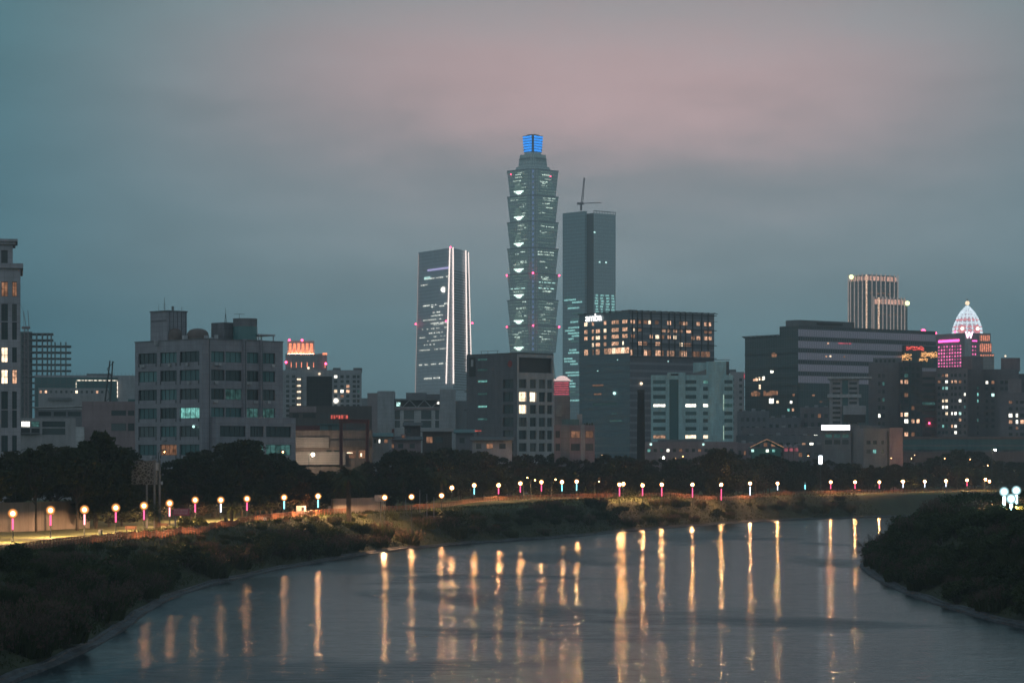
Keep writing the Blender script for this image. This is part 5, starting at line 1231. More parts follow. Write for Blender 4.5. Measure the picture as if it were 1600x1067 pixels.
for py in (489,512.5,536.5,557): b.box('ledge','metal_dk',-.6,w+1.0,-.66,-.56,b.z(py)-.2,b.z(py)+.2)
R_=[(499,505),(511,517),(521.5,527.5),(532.5,538.5)]
Lw=[(913,918),(925,928),(931,937.5),(943.5,947.5),(956,967),(972.5,980.5)]
for j,(a0,a1) in enumerate(R_):
    for i,(p,q) in enumerate(Lw):
        if (i,j) in ((2,0),(0,3)): continue
        if i==4: b.lit('L',p,p+5,a0,a1,'warm',3,'frame_dk'); b.lit('L',p+5.6,q,a0,a1,'warm',3,'frame_dk')
        else: b.lit('L',p,q if (i!=5 or j!=3) else p+2.5,a0,a1,'warm_hi' if (i+j)%4==0 else 'warm',3,'frame_dk')
for p,q,m in ((913,919,'warm'),(926,928,'dim_warm'),(931,937,'warm'),(944,950,'warm'),(950.6,956,'warm'),(956.6,962,'warm_hi'),(962.6,970,'warm'),(970.6,976,'warm_hi'),(976.6,983,'warm')): b.lit('L',p,q,542,551.5,m,4,'frame_dk')
rr=[[(985,992),(996,1001.5),(1005.5,1011.5),(1013,1017.5),(1023,1029),(1042.5,1048.5),(1061.5,1066),(1067,1074),(1088,1093.5),(1100,1104),(1105.5,1111)],
    [(988,992),(996,1002),(1033,1040),(1043,1047),(1052,1058),(1062,1066),(1072,1080),(1100,1105),(1107,1112)],
    [(986,992),(1015,1020),(1024,1030),(1032,1038),(1043,1048),(1052,1057),(1080,1085),(1088,1094),(1100,1105),(1107,1112)],
    [(997,1003),(1005,1011),(1024,1031),(1062,1067),(1069,1074),(1075,1080)]]
for j,cc in enumerate(rr):
    for p,q in cc: b.lit('R',p,q,R_[j][0]+.6,R_[j][1]+.6,rng.choice(['warm','warm','warm_hi','dim_warm']),3,'frame_dk')
for p,q in ((985,989),(1006,1011),(1012,1017),(1024,1032),(1033,1037),(1042,1048),(1049,1055),(1062,1068),(1069,1073),(1081,1087),(1088,1093),(1095,1101),(1102,1109)): b.lit('R',p,q,546,555,rng.choice(['warm','dim_warm','dim_warm']),4,'frame_dk')
for p,py in ((965,561),(934,577),(1044,563)): b.lit('L' if p<984 else 'R',p-.7,p+.7,py-.7,py+.7,'teal_hi')
for p,q,py in ((926,943,600),(928,940,614),(926,964,630),(956,964,646),(953,972,657)): b.lit('L',p,q,py-1.4,py+1.4,'dim_warm' if py<620 else 'dim_teal',9,'frame_dk')
o=ico(.75,0,M['teal_hi'],'lamp',b.t); o.location=b.pt('L',b.a('L',961.5),b.z(613.5),-.6); o=ico(.7,0,M['warm_hi'],'lamp',b.t); o.location=b.pt('R',b.a('R',1001),b.z(599),-.6)
o=text_mesh('roof_sign','amba',5.4,.15,0.,emit('white neon sign',(1.,1.,.97),2.6),b.t,b.pt('L',b.a('L',916.5),b.z(497.6),-.7),(math.pi/2,0,-math.pi/2),((b.a('L',943)-b.a('L',916.5))/11.5,1,1),.95); o['label']='glowing white lettered roof sign'
b.done()
# --- banded office
M['tealwhite']=tiled('pale jade tile wall',(.44,.64,.66),1.8,1.2,.72,.03)
b=Bld('banded_office','pale jade office with dark ribbon windows and a teal glass shaft','building',1000,None,1017,1146,586,0,20)
cA=b.cols('R',[(1020.5,1040),(1068,1088),(1098.5,1114),(1131,1144.5)]); ry=[(594,599.5),(604.5,610.5),(617,623),(631,636),(643,648.5),(654.5,660),(667,672.5),(679.5,685)]; rw=b.rows(ry)
b.shell('tealwhite',{'R':(cA,rw)},par=.6); b.wins('R',cA,rw,lambda i,j:{(0,3):'white',(1,3):'white',(2,3):'white',(1,7):'warm_hi',(2,7):'warm_hi',(0,7):'warm',(2,0):'teal',(3,3):'dim_teal'}.get((i,j),'pane_teal'),inset=.3,nm=5)
b.box('glass_shaft','pane_teal',b.a('R',1046),b.a('R',1060),-.45,-.004,0,b.z(593)); b.box('shaft_frame','tealwhite',b.a('R',1042.5),b.a('R',1045.8),-.8,-.004,0,b.z(582)); b.box('shaft_frame','tealwhite',b.a('R',1060.2),b.a('R',1071),-.8,-.004,0,b.z(582)); b.box('shaft_head','tealwhite',b.a('R',1045.8)+.005,b.a('R',1060.2)-.005,-.78,3,b.z(593)+.01,b.z(582)); b.box('shaft_vent','metal_dk',b.a('R',1048),b.a('R',1060),-.86,-.79,b.z(587),b.z(584))
mb=MB(); x,y=b.a('R',1121),6.0; r=b.a('R',1129)-b.a('R',1113); mb.lathe([(r,0),(r,b.z(565))],b.a('R',1119),r-1.3,24); mb.build('round_tower',M['tealwhite'],b.t)
b.box('upper_block','tealwhite',b.a('R',1084),b.a('R',1112),4,16,b.H-.6,b.z(566)); b.box('upper_block','conc_dk',b.a('R',1129),b.a('R',1140),6,14,b.H-.6,b.z(564)); b.box('roof_rail','metal_dk',b.a('R',1083),b.a('R',1141),3.6,3.8,b.z(564)+.4,b.z(564)+.6)
mb=MB(); cx_=b.a('R',1072); 
mb.loft([[(cx_+k*2.4-3,2,b.H-.5),(cx_+k*2.4-.5,2,b.H-.5),(cx_+k*2.4-.5,2,b.H+1+k*.9),(cx_+k*2.4-3,2,b.H+1+k*.9)] if False else [(cx_+k*2.2,1.5,b.H-.5),(cx_+k*2.2,5,b.H-.5),(cx_+k*2.2,5,b.H+.6+3.4*(k/5)**2),(cx_+k*2.2,1.5,b.H+.6+3.4*(k/5)**2)] for k in range(6)]); mb.build('curved_roof',M['metal_gr'],b.t)
for py0,py1 in ((617,641),(665,687)): b.box('light_strip','dim_teal',b.a('R',1125.5),b.a('R',1126.5),-1.9,-1.5,b.z(py1),b.z(py0)) if False else None
M['greenstrip']=emit('pale green light strip',(.75,1.,.8),.8,interior=.4)
for py0,py1 in ((617,641),(665,687)): b.box('light_strip','greenstrip',b.a('R',1130.2),b.a('R',1131),-.3,-.02,b.z(py1),b.z(py0))
b.done()
b=Bld('market_hall','long low dusky pink market hall with small lit shopfronts below the banded office','building',955,None,1004,1152,690,0,16)
c=b.cols('R',grid(1009,1148,14,.5)); r=b.rows([(701,706)])
b.shell('pinkwall',{'R':(c,r)},par=.5); b.wins('R',c,r,lambda i,j:{0:'teal',2:'dim_teal',3:'white',5:'dim_warm',8:'dim_warm'}.get(i),inset=.25,nm=2); b.box('roof_shed','conc_dk',b.a('R',1028),b.a('R',1100),3,9,b.H-.4,b.z(686.5))
for px in (1017,1099): o=ico(.4,0,M['teal_hi'],'wall_lamp',b.t); o.location=(b.a('R',px),-.4,b.z(694))
b.done()
# --- chimney
t=thing('chimney','tall dark factory chimney in front of the glass hotel block','chimney',(wx(1001.5,900),900,6.9)); mb=MB(); zt=wz(609,900)-6.9
mb.lathe([(1.42,0),(1.36,zt*.5),(1.15,zt-1)],n=16); mb.build('shaft',tiled('sooty brick',(.02,.018,.02),.5,.25,.8,.02),t); mb=MB(); mb.lathe([(1.28,zt-1),(1.28,zt),(1.0,zt)],n=16); mb.build('cap',M['metal_dk'],t)
# --- narrow white slab
b=Bld('narrow_block','narrow dusky white apartment slab with square dark windows left of the dark striped office','apartment block',1200,None,1141,1163,581,0,18)
c=b.cols('R',[(1144,1147),(1155,1159.5)]); r=b.rows([(591+9.6*k,595.5+9.6*k) for k in range(9)]); b.shell('palewall',{'R':(c,r)},par=.5); b.wins('R',c,r,None,inset=.25,nm=1,frame=None); b.box('roof_room','conc_dk',b.a('R',1139),b.a('R',1150),2,9,b.H-.4,b.z(577)); b.box('corner_light','redlit',b.a('R',1162.3),b.a('R',1163)+.2,-.3,-.01,b.z(592),b.z(583)); b.done()

# --- wide striped office
M['gT']=glass('black green curtain wall',(.022,.045,.05),(.036,.062,.067),1.6,4.0,(.055,.065,.07),.1,.12,.6)
M['stripe']=glass('mauve striped facade',(.035,.045,.05),(.05,.058,.064),1.5,5.4,(.22,.19,.23),.14,.2,.5,(5.4,.62,(.66,.54,.64)))
b=Bld('striped_office','wide office with a mauve striped long face and a dark glass end','building',1250,1218,1247,1462,510,38)
w,l,H=b.w,b.l,b.H; zs=b.z(598)
mb=MB(); mb.quad([(0,0,zs),(w,0,zs),(w,0,H),(0,0,H)],0,[(0,0),(w,0),(w,H-zs),(0,H-zs)]); mb.quad([(w,0,zs),(w,l,zs),(w,l,H),(w,0,H)]); mb.build('striped_facade',M['stripe'],b.t)
mb=MB(); mb.quad([(0,l,0),(0,0,0),(0,0,H),(0,l,H)],0,[(0,0),(l,0),(l,H),(0,H)]); mb.quad([(0,-.3,0),(w,-.3,0),(w,-.3,zs-.02),(0,-.3,zs-.02)],0,[(0,0),(w,0),(w,zs),(0,zs)]); mb.quad([(0,l,0),(w,l,0),(w,l,H),(0,l,H)]); mb.build('glass_facade',M['gT'],b.t)
b.box('roof','roofing',0,w,0,l,H+.003,H+.4)
y0=l+.02; t_=(1163-PX0)/F; y1=b._v(1163); b.box('west_wing','gT',.4,26,y0,y1,0,b.z(527)*(1+y1*.4/1250)); zW=b.z(527)*(1+y1*.4/1250)
mb=MB()
for k in range(9): y=lerp(y0,y1,k/8); mb.box(-.5,6,y-.2,y+.2,zW,zW+.5)
mb.box(-.6,-.2,y0,y1+1,zW+.5,zW+.9); mb.build('roof_frame',M['metal_dk'],b.t)
for py in (551,574,589,602,618,633): 
    zz_=b.z(py); b.box('ledge','metal_dk',-.5,-.01,0,l,zz_-.15,zz_+.15); b.box('ledge','metal_dk',-.1,.39,y0,y1,zz_-.15,zz_+.15)
x0,x1,yy0,yy1=3.,b.a('R',1342),3.,l-1.; b.box('plant_floor','conc_dk',x0,x1,yy0,yy1,H+.41,b.z(499)); b.box('louvre_strip','metal_dk',x0+12,x1-8,yy0-.2,yy0-.01,b.z(506),b.z(502))
x0,x1,yy0,yy1=b.sub(1345,1352,1400,1290,10); b.box('round_plant_room','conc_dk',x0,x1,yy0,yy1,H+.41,b.z(508))
for px,py,m in ((1294,534.5,'warm'),(1297.5,555,'warm_hi'),(1291,555.5,'warm'),(1319,555,'dim_warm'),(1216,594,'white')): b.lit('R' if px>1247 else 'L',px-1.2,px+1.2,py-1.2,py+1.2,m) if px>1218 else None
b.lit('R',1310,1330,533,534.5,'redlit')
rr_=random.Random(31)
def wing(px,py,wd,hh,m):
    v=b._v(px); u=0.
    while u<wd-.3:
        q=min(rr_.uniform(.7,1.7),wd-u)
        if rr_.random()<.72 or wd<3: pm,fm=pane_mesh(q-.12,hh*rr_.uniform(.7,1.1),m,None,1,1,False); link_mesh('window',pm,b.t,(.34,v-u,b.z(py)),-math.pi/2,'lit window')
        u+=q
for px,py,wd,hh,m in ((1203,581,2.0,1.4,'white'),(1172,593,5,1.2,'warm'),(1180,592,6,1.6,'warm_hi'),(1191,591,1.4,2,'white'),(1185,606,1.2,2.2,'warm_hi'),(1199,629,4,2.4,'white'),(1205,629,5,1.6,'warm_hi'),(1205,556,9,2,'dim_warm'),(1173,617,14,2.4,'dim_warm'),(1200,616,8,2,'dim_warm')): wing(px,py,wd,hh,m)
for px,py,m in ((1236,628,'white'),(1240,617,'dim_warm'),(1232,640,'teal'),(1239,640,'warm')): b.lit('L',px-1.5,px+1.8,py-2,py+2,m)
for px,py in ((1270,617),(1282,627),(1262,640)): b.lit('R',px-2,px+2,py-1.2,py+1.2,'dim_warm',off=-.33)
beacon(b.t,w*.93,2,b.z(514)+1.5,1.2)
# roof garden strings of red and amber light over the far end
M['redstring']=emit('red light string',(1.,.12,.10),1.6,interior=.9); M['amberstring']=emit('amber light string',(1.,.48,.18),1.8,interior=.9)
rr=random.Random(3)
for px0,px1,py0,py1,m,n_ in ((1413,1440,536,541,'redstring',5),(1436,1461,544,552,'amberstring',6),(1406,1421,548,559,'amberstring',5),(1433,1446,555,558,'amberstring',3)):
    for k in range(n_):
        mb=MB(); z_=b.z(lerp(py0,py1,k/n_)); u=b.a('R',px0)
        pts=[(lerp(u,b.a('R',px1),q/10),-1.2-rr.uniform(0,.5),z_+rr.uniform(-.6,.6)) for q in range(11)]; mb.tube(pts,.16,4); mb.build('light_string',M[m],b.t)
b.box('terrace_screen','gT',b.a('R',1410),b.a('R',1462),-.9,-.02,b.z(566),b.z(533)); b.done()

# --- twin towers with lit fins
M['gU']=glass('dark tower glass',(.20,.24,.26),(.25,.29,.31),2.,4,(.04,.05,.055),.2,.2,.5); M['fin']=emit('pale lit fin',(1.,.82,.74),.36,interior=.35); M['beads']=emit('beaded light',(1.,.66,.46),1.5,interior=.9); M['crownlit']=emit('warm crown light',(1.,.55,.42),1.0,interior=.6); M['lime']=emit('lime round sign',(.85,1.,.45),3)  # tower glass lightened a little, haze put into its colour
for (lab,d,xl,xc,xr,yt,yc,finL,finR,logo) in [('taller of two adjoining towers with pale lit fins and lime round signs',2550,1325,1354,1403,427,438,(1326,1329.5,1335.5,1341.5,1348),(1362,1369,1376,1383,1390,1397,1402.5),(1332,431)),
   ('shorter of two adjoining towers with pale lit fins and lime round signs',2450,1365,1373,1418,463,475,(1366,),(1379,1385,1391,1396,1402,1408,1413),(1416,472))]:
    b=Bld('finned_tower',lab,'skyscraper',d,xl,xc,xr,yc,35,group='adjoining towers with lit fins')
    mb=MB(); mb.box(0,b.w,0,b.l,0,b.H); mb.build('glass_wall',M['gU'],b.t); mb=MB(); mb.box(1.5,b.w-1.5,1.5,b.l-1.5,b.H,b.z(yt)-1); mb.build('crown_wall',M['conc_lt'],b.t)
    for px in finL: y=b._v(px); b.box('fin','fin',-.9,-.01,y-.25,y+.25,0,b.z(yt))
    for px in finR: u=b._u(px); b.box('fin','fin',u-.25,u+.25,-.9,-.01,0,b.z(yt))
    b.box('bead_column','beads',-1.2,-.1,-1.2,-.1,0,b.z(yt+2))
    for a0,a1 in grid(0,b.w,9,.6): b.box('crown_light','crownlit',a0,a1,1.1,1.48,b.H+.2,b.z(yt+4))  # warm floodlight on the crown painted as glowing strips
    for a0,a1 in grid(0,b.l,5,.6): b.box('crown_light','crownlit',1.1,1.48,a0,a1,b.H+.2,b.z(yt+4))
    o=ico(2.2,0,M['lime'],'round_sign',b.t); o.location=b.pt('L' if logo[0]<xc else 'R',b.a('L' if logo[0]<xc else 'R',logo[0]),b.z(logo[1]),-1.5)
    for q in range(4): b.lit('R',xc+6+q*9,xc+11+q*9,(456 if yt<440 else 490)+q%2,(458 if yt<440 else 491.5)+q%2,'dim_warm')
    b.done()
# --- pink hotel
M['pinkstrip']=emit('hot pink light strip',(1.,.08,.42),4.5); M['pinkdot']=emit('pink lit window',(1.,.16,.45),1.3,var=.7,interior=.4); M['pinkclad']=tiled('mauve hotel cladding',(.34,.28,.31),2,3.3,.7,.12)
b=Bld('pink_hotel','mauve hotel tower washed in hot pink light with a glowing letter at its top','hotel',2000,1462,1508,1531,520,30)
b.shell('pinkclad',{},par=.8)
b.box('light_strip','pinkstrip',-.6,-.1,b.l-b.a('L',1499),b.l-b.a('L',1467),b.z(533),b.z(529.5)); b.box('light_strip','pinkstrip',b.a('R',1519),b.a('R',1526),-.5,-.1,b.z(533),b.z(531.5))
for j in range(8):
    for i in range(9):
        px=1466+i*4.2; b.win('L',b.a('L',px),b.a('L',px+2.1),b.z(540+j*5.2+1.4),b.z(540+j*5.2-1.4),'pinkdot',None,-.02,label='pink lit window')
for j in range(6):
    for i in range(2): px=1519+i*4; b.win('R',b.a('R',px),b.a('R',px+2),b.z(541+j*6+1.4),b.z(541+j*6-1.4),'pinkdot',None,-.02,label='pink lit window')
b.box('corner_pier','conc_lt',-.4,b.a('R',1517),-.5,-.004,0,b.H+.5)
text_mesh('letter_sign','W',6.5,.2,.12,emit('pink white letter',(1.,.55,.75),5),b.t,(b.a('R',1508)-.2,-.9,b.z(528)),(math.pi/2,0,0))
for px in (1462,1492): beacon(b.t,.2,b._v(px),b.H+1.2,.8)
b.done()
# --- domed tower
M['domewhite']=emit('white blue dome light',(.75,.90,1.),1.5,interior=.5); M['domepink']=emit('rose dome light',(1.,.35,.40),1.1,interior=.5); M['orangetier']=emit('orange tier floodlight glow',(1.,.32,.18),1.3,interior=.6); M['gW']=tiled('distant pink stone',(.32,.25,.24),3,3.4,.6,.4)
d=2650; t=thing('domed_tower','stepped tower with a glowing white and rose pointed dome and a ball on its spire','skyscraper',(wx(1519,d),d,6.9)); s_=d/F; zd=lambda py: wz(py,d)-6.9
for (x0,x1,yt,yb) in ((-24,24,519,560),(-22,33,523,575),(-20,36,545,575)):
    pass
mb=MB(); mb.box(-24*s_,36*s_,6,50,0,zd(552)); mb.build('lower_body',M['gW'],t); mb=MB(); mb.box(-23*s_,33*s_,9,47,zd(552),zd(535)); mb.build('middle_body',M['gW'],t); mb=MB(); mb.box(-22*s_,32*s_,11,45,zd(535),zd(520)); mb.build('upper_body',M['gW'],t)
for (x0,x1,y,py0,py1) in ((10,31,10.6,532,523),(10,33,8.6,549,536.5),(10,36,5.6,556,553.5)):
    for a0,a1 in grid(x0*s_,x1*s_,7,.62): mb=MB(); mb.box(a0,a1,y,y+.35,zd(py0),zd(py1)); mb.build('glow_bay',M['orangetier'],t)  # orange floodlight on the stepped body painted as glowing bays
prof=[(23,519),(22,511),(19.5,503),(16,495),(11.5,487),(6.5,481),(1.5,476)]
mb=MB(); mb.lathe([(r*s_*.93,zd(py)) for r,py in prof],0,28,16); mb.build('dome',emit('dome skin with painted glow',(.95,.72,.85),.75,interior=.5),t,smooth=True)  # floodlight on the dome put into the skin as its own glow
for k in range(16):
    a=k*math.pi/8+.2; mb=MB(); mb.tube([(r*s_*math.cos(a),28+r*s_*math.sin(a),zd(py)) for r,py in prof],.8,5); mb.build('dome_rib_light',M['domewhite'],t)
for k,(r,py) in enumerate([(22.5,515),(21.4,509),(19.5,503),(17.3,498),(14.5,492),(11.5,487)]):
    mb=MB(); ring=[(r*s_*1.01*math.cos(q*math.pi/12),28+r*s_*1.01*math.sin(q*math.pi/12),zd(py)) for q in range(25)]; mb.tube(ring,.75,4); mb.build('dome_ring_light',M['domepink' if k in(0,1,3) else 'domewhite'],t)
for x in (-14,10): mb=MB(); mb.lathe([(4*s_,zd(519.5)),(4*s_,zd(512)),(2.5*s_,zd(509)),(.3,zd(506))],x*s_,8,10); mb.build('corner_turret',M['domepink'],t); beacon(t,x*s_,8-4*s_-.5,zd(513),1.8,'white','round_lamp')
mb=MB(); mb.lathe([(1.2,zd(480)),(.8,zd(474)),(.5,zd(464))],0,28,8); mb.build('spire',M['metal_gr'],t); beacon(t,0,28,zd(471),2.3,'warm_hi','spire_ball')

# --- apartments on the right
M['apt']=tiled('grey brown apartment tile',(.21,.195,.215),2,1.6,.75,.05); M['apt2']=tiled('dusky apartment tile',(.29,.245,.26),2,1.6,.75,.05); M['aptdk']=tiled('dark apartment tile',(.09,.088,.10),2,3,.75,.08)
G_='apartment buildings on the right'
b=Bld('apartment_tower','grey apartment tower with a dark flat cap and an almost blank windowed front','apartment block',1110,None,1357,1406,567,0,20,group=G_)
c=b.cols('R',[(1372,1376),(1378.5,1382.5)]); r=b.rows([(584+12.5*k,590+12.5*k) for k in range(8)]); b.shell('apt',{'R':(c,r)},par=.6); b.wins('R',c,r,lambda i,j:{(1,1):'dim_teal',(1,3):'dim_teal',(0,5):'white'}.get((i,j)),inset=.25,nm=1); b.box('cap','conc_dk',b.a('R',1364),b.a('R',1409),2,18,b.H-.5,b.z(559))
for a0,a1 in grid(b.a('R',1366),b.a('R',1400),5,.5): b.box('cap_window','pane',a0,a1,1.9,1.99,b.z(566),b.z(561.5))
b.done()
b=Bld('apartment_tower','dark glass fronted apartment tower with warm lit lower balconies','apartment block',1100,None,1404,1441,566,0,18,group=G_)
c=b.cols('R',[(1407,1411),(1413,1419),(1424,1429),(1432,1437)]); r=b.rows([(573+10.2*k,579.5+10.2*k) for k in range(11)]); b.shell('aptdk',{'R':(c,r)},par=.5)
b.wins('R',c,r,lambda i,j:{(0,2):'warm',(1,2):'warm',(1,7):'warm_hi',(0,7):'warm',(1,8):'white',(2,8):'warm',(3,8):'warm',(0,10):'warm',(1,10):'warm',(2,10):'dim_warm',(1,4):'dim_warm',(2,6):'dim_warm',(1,1):'dim_teal'}.get((i,j)),inset=.4,nm=2)
for k in range(11): b.box('balcony','aptdk',b.a('R',1412),b.a('R',1430),-1.1,-.004,b.z(582.2+10.2*k),b.z(580+10.2*k))
b.box('glass_lift','gT',b.a('R',1420),b.a('R',1423),-1.3,-1.11,0,b.H+1.5); b.done()
b=Bld('apartment_tower','dusky apartment slab banded with dark ribbon windows beside the glass fronted tower','apartment block',1130,None,1438,1464,580,0,18,group=G_)
c=b.cols('R',[(1441,1461)]); r=b.rows([(589+9.8*k,593.5+9.8*k) for k in range(9)]); b.shell('apt2',{'R':(c,r)},par=.5); b.wins('R',c,r,lambda i,j:{4:'dim_teal'}.get(j),inset=.3,nm=6); o=ico(.45,0,M['red_beacon'],'beacon',b.t); o.location=(b.a('R',1452),-.5,b.z(661)); b.box('sign_pylon','pinkwall',b.a('R',1440),b.a('R',1446),-1,-.01,b.z(684),b.z(653)); b.done()
b=Bld('apartment_tower','dusky apartment tower with many lit windows below the pink hotel','apartment block',1120,None,1463,1512,575,0,20,group=G_)
c=b.cols('R',[(1465,1469.5),(1472,1475.5),(1477,1481),(1486,1489),(1491,1495),(1498,1502),(1506,1509)]); r=b.rows([(584+9.9*k,589+9.9*k) for k in range(11)]); b.shell('apt2',{'R':(c,r)},par=.6)
lm={(1,0):'dim_warm',(2,0):'warm',(2,1):'white',(4,1):'warm',(3,1):'warm',(1,2):'teal',(2,2):'teal_hi',(6,3):'white',(1,4):'warm_hi',(2,4):'warm_hi',(5,4):'white',(1,5):'white',(2,5):'white',(2,6):'warm_hi',(3,6):'white',(4,6):'white',(5,6):'teal_hi',(5,7):'warm',(1,8):'teal',(2,8):'dim_teal',(3,8):'warm',(4,8):'white',(4,9):'white',(6,5):'dim_teal',(0,1):'dim_warm',(5,1):'dim_warm'}
b.wins('R',c,r,lambda i,j:lm.get((i,j)),inset=.3,nm=2); b.box('lift_tower','pinkwall',b.a('R',1503),b.a('R',1519),1,8,b.H-.5,b.z(557)); b.box('roof_coping','conc_dk',-.3,b.a('R',1502),-.3,.6,b.H+.003,b.H+.4); b.done()
b=Bld('apartment_tower','plain grey apartment tower with a narrow slit window column, right of the many lit windows','apartment block',1135,None,1511,1536,557,0,20,group=G_)
c=b.cols('R',[(1526.5,1529)]); r=b.rows([(604+10*k,609+10*k) for k in range(8)]); b.shell('apt',{'R':(c,r)},par=.6); b.wins('R',c,r,lambda i,j:{0:'dim_teal',1:'teal',2:'teal',5:'dim_teal'}.get(j),inset=.3,nm=1); b.done()
b=Bld('apartment_tower','dark grey apartment block with a maroon roof tower at the right','apartment block',1150,None,1534,1592,577,0,22,group=G_)
c=b.cols('R',[(1540,1544),(1549,1554),(1563,1568),(1570,1575),(1582,1587)]); r=b.rows([(595+9.8*k,600+9.8*k) for k in range(8)]); b.shell('apt',{'R':(c,r)},par=.6); b.wins('R',c,r,lambda i,j:{(0,0):'white',(1,2):'teal_hi',(1,0):'dim_warm'}.get((i,j)),inset=.3,nm=2); b.box('roof_tower','pinkwall',b.a('R',1564),b.a('R',1594),3,14,b.H-.5,b.z(559)); o=ico(.4,0,M['warm_hi'],'roof_lamp',b.t); o.location=(b.a('R',1571),4,b.z(556)); b.done()
b=Bld('apartment_tower','lower grey apartment block with four lit windows at the far right','apartment block',1098,None,1562,1640,613,0,16,group=G_)
c=b.cols('R',[(1576,1582),(1587,1591),(1594,1600),(1606,1612),(1620,1626)]); r=b.rows([(626,631),(636,641),(646,652),(656,662),(666,671),(676,681)]); b.shell('apt',{'R':(c,r)},par=.5); b.wins('R',c,r,lambda i,j:{(0,0):'dim_warm',(0,2):'white',(1,2):'white',(0,3):'warm',(1,3):'white',(2,3):'warm',(1,4):'dim_warm'}.get((i,j)),inset=.3,nm=2); b.box('roof_room','apt2',b.a('R',1575),b.a('R',1596),3,10,b.H-.4,b.z(592)); b.done()
b=Bld('far_block','dark rounded roof block just visible at the right edge above the apartments','building',1300,None,1592,1625,584,0,20); b.shell('aptdk',{},par=.4); b.done()
# --- balcony house and lower mass
b=Bld('balcony_building','white balconied building with a flat projecting roof in front of the dark striped office','building',1080,None,1296,1342,592,0,16)
c=b.cols('R',[(1301,1313),(1327,1339)]); r=b.rows([(597+7.6*k,601+7.6*k) for k in range(10)]); b.shell('palewall',{'R':(c,r)},par=.3); b.wins('R',c,r,None,inset=.4,nm=3); b.box('glass_shaft','pane_teal',b.a('R',1316),b.a('R',1325),-.3,-.004,0,b.H-.5); b.box('flat_roof','conc_lt',-.8,b.a('R',1362),-1.2,14,b.H+.003,b.z(588.5)); b.box('terrace_slab','conc_lt',-.8,b.w+1,-1.3,-.01,b.z(621),b.z(616))
for k in range(7):
    if k!=3:
        b.box('balcony','palewall',b.a('R',1300),b.a('R',1315.5),-1.2,-.01,b.z(605+7.6*k),b.z(602.5+7.6*k)); b.box('balcony','palewall',b.a('R',1326),b.a('R',1342),-1.2,-.01,b.z(605+7.6*k),b.z(602.5+7.6*k))
b.box('sign_hoarding','conc',b.a('R',1317),b.a('R',1353),-3,-2.4,b.z(648),b.z(634)); b.box('hoarding_frame','metal_dk',b.a('R',1318),b.a('R',1352),-2.4,-1.3,b.z(660),b.z(634.5)); b.done()
for lab,d,x0_,x1_,yt,mat,n_,lt in [('plain blue grey low block below the dark glass wing, left of three',1120,1152,1202,642,'greywall',5,{}),('plain blue grey low block with a small white lit window, middle of three',1100,1196,1252,652,'greywall',5,{}),('brown grey low block with wide openings right of the plain ones',1110,1250,1300,636,'apt',4,{2:'dim_warm'}),('long low grey row house with a white lit window near the festival pavilion',1060,1160,1296,668,'apt',11,{9:'white',8:'dim_warm'}),('low grey row house with two small lit windows behind the pavilion',1030,1150,1290,680,'greywall',11,{3:'dim_warm',4:'dim_warm',8:'warm',9:'white'}),('low pale row house right of the pavilion, below the white lit billboard',985,1228,1335,695,'greywall',8,{1:'dim_warm',5:'dim_warm'}),('low dusky row house left of the festival pavilion',975,1140,1180,692,'pinkwall',4,{2:'dim_warm'})]:
    b=Bld('low_block',lab,'building',d,None,x0_,x1_,yt,0,14,group='low blocks on the right'); c=grid(1,b.w-1,n_,.5); r=[(b.H-4.4,b.H-2.8),(b.H-8,b.H-6.4)]; r=[q for q in r if q[0]>0]
    b.shell(mat,{'R':(c,r)},par=.4); b.wins('R',c,r,lambda i,j:lt.get(i) if j==0 else None,inset=.25,nm=2)
    for k in range(3): x=b.w*(.15+.3*k); b.box('roof_unit','conc',x,x+1.6,3,5,b.H-.4,b.H+.5+.5*(k%2))
    b.done()
# --- billboard and grey end wall block
M['conc_md']=tiled('middle grey render',(.23,.225,.235),4,3,.8,.03)
M['billboard']=emit('white lit billboard',(1.,.96,1.),3.0)
b=Bld('billboard_house','pale glazed house carrying a long white lit billboard on its roof edge','building',968,None,1284,1330,674,0,12)
c=b.cols('R',[(1289,1300),(1303,1313),(1316,1326)]); r=b.rows([(678,684),(687,694)]); b.shell('conc_md',{'R':(c,r)},par=.3); b.wins('R',c,r,lambda i,j:'dim_teal' if j==0 else None,inset=.3,nm=4); b.box('billboard','billboard',b.a('R',1283.5),b.a('R',1328),-1.1,-.8,b.z(672),b.z(664)); b.box('billboard_frame','metal_dk',b.a('R',1283),b.a('R',1328.5),-.8,-.5,b.z(674),b.z(663.5)); b.done()
b=Bld('grey_house','low grey corner house with a blank dusky pink end wall in front of the viaduct','building',962,1328,1349,1410,669,30)
c=b.cols('R',[(1354,1360),(1364,1370),(1377,1381),(1391,1395)]); r=b.rows([(688,694),(702,708)]); b.shell('conc_md',{'R':(c,r)},par=.4); b.wins('R',c,r,lambda i,j:{(1,1):'teal'}.get((i,j)),inset=.25,nm=2); b.box('end_panel','pinkwall',b.a('R',1389),b.w-.02,-.3,-.004,0,b.H+.3); b.box('drain_pipe','metal_dk',b.a('R',1386),b.a('R',1387.5),-.5,-.31,0,b.H-1); b.box('roof_house','conc_dk',b.a('R',1352),b.a('R',1385),3,9,b.H-.4,b.z(664)); b.done()
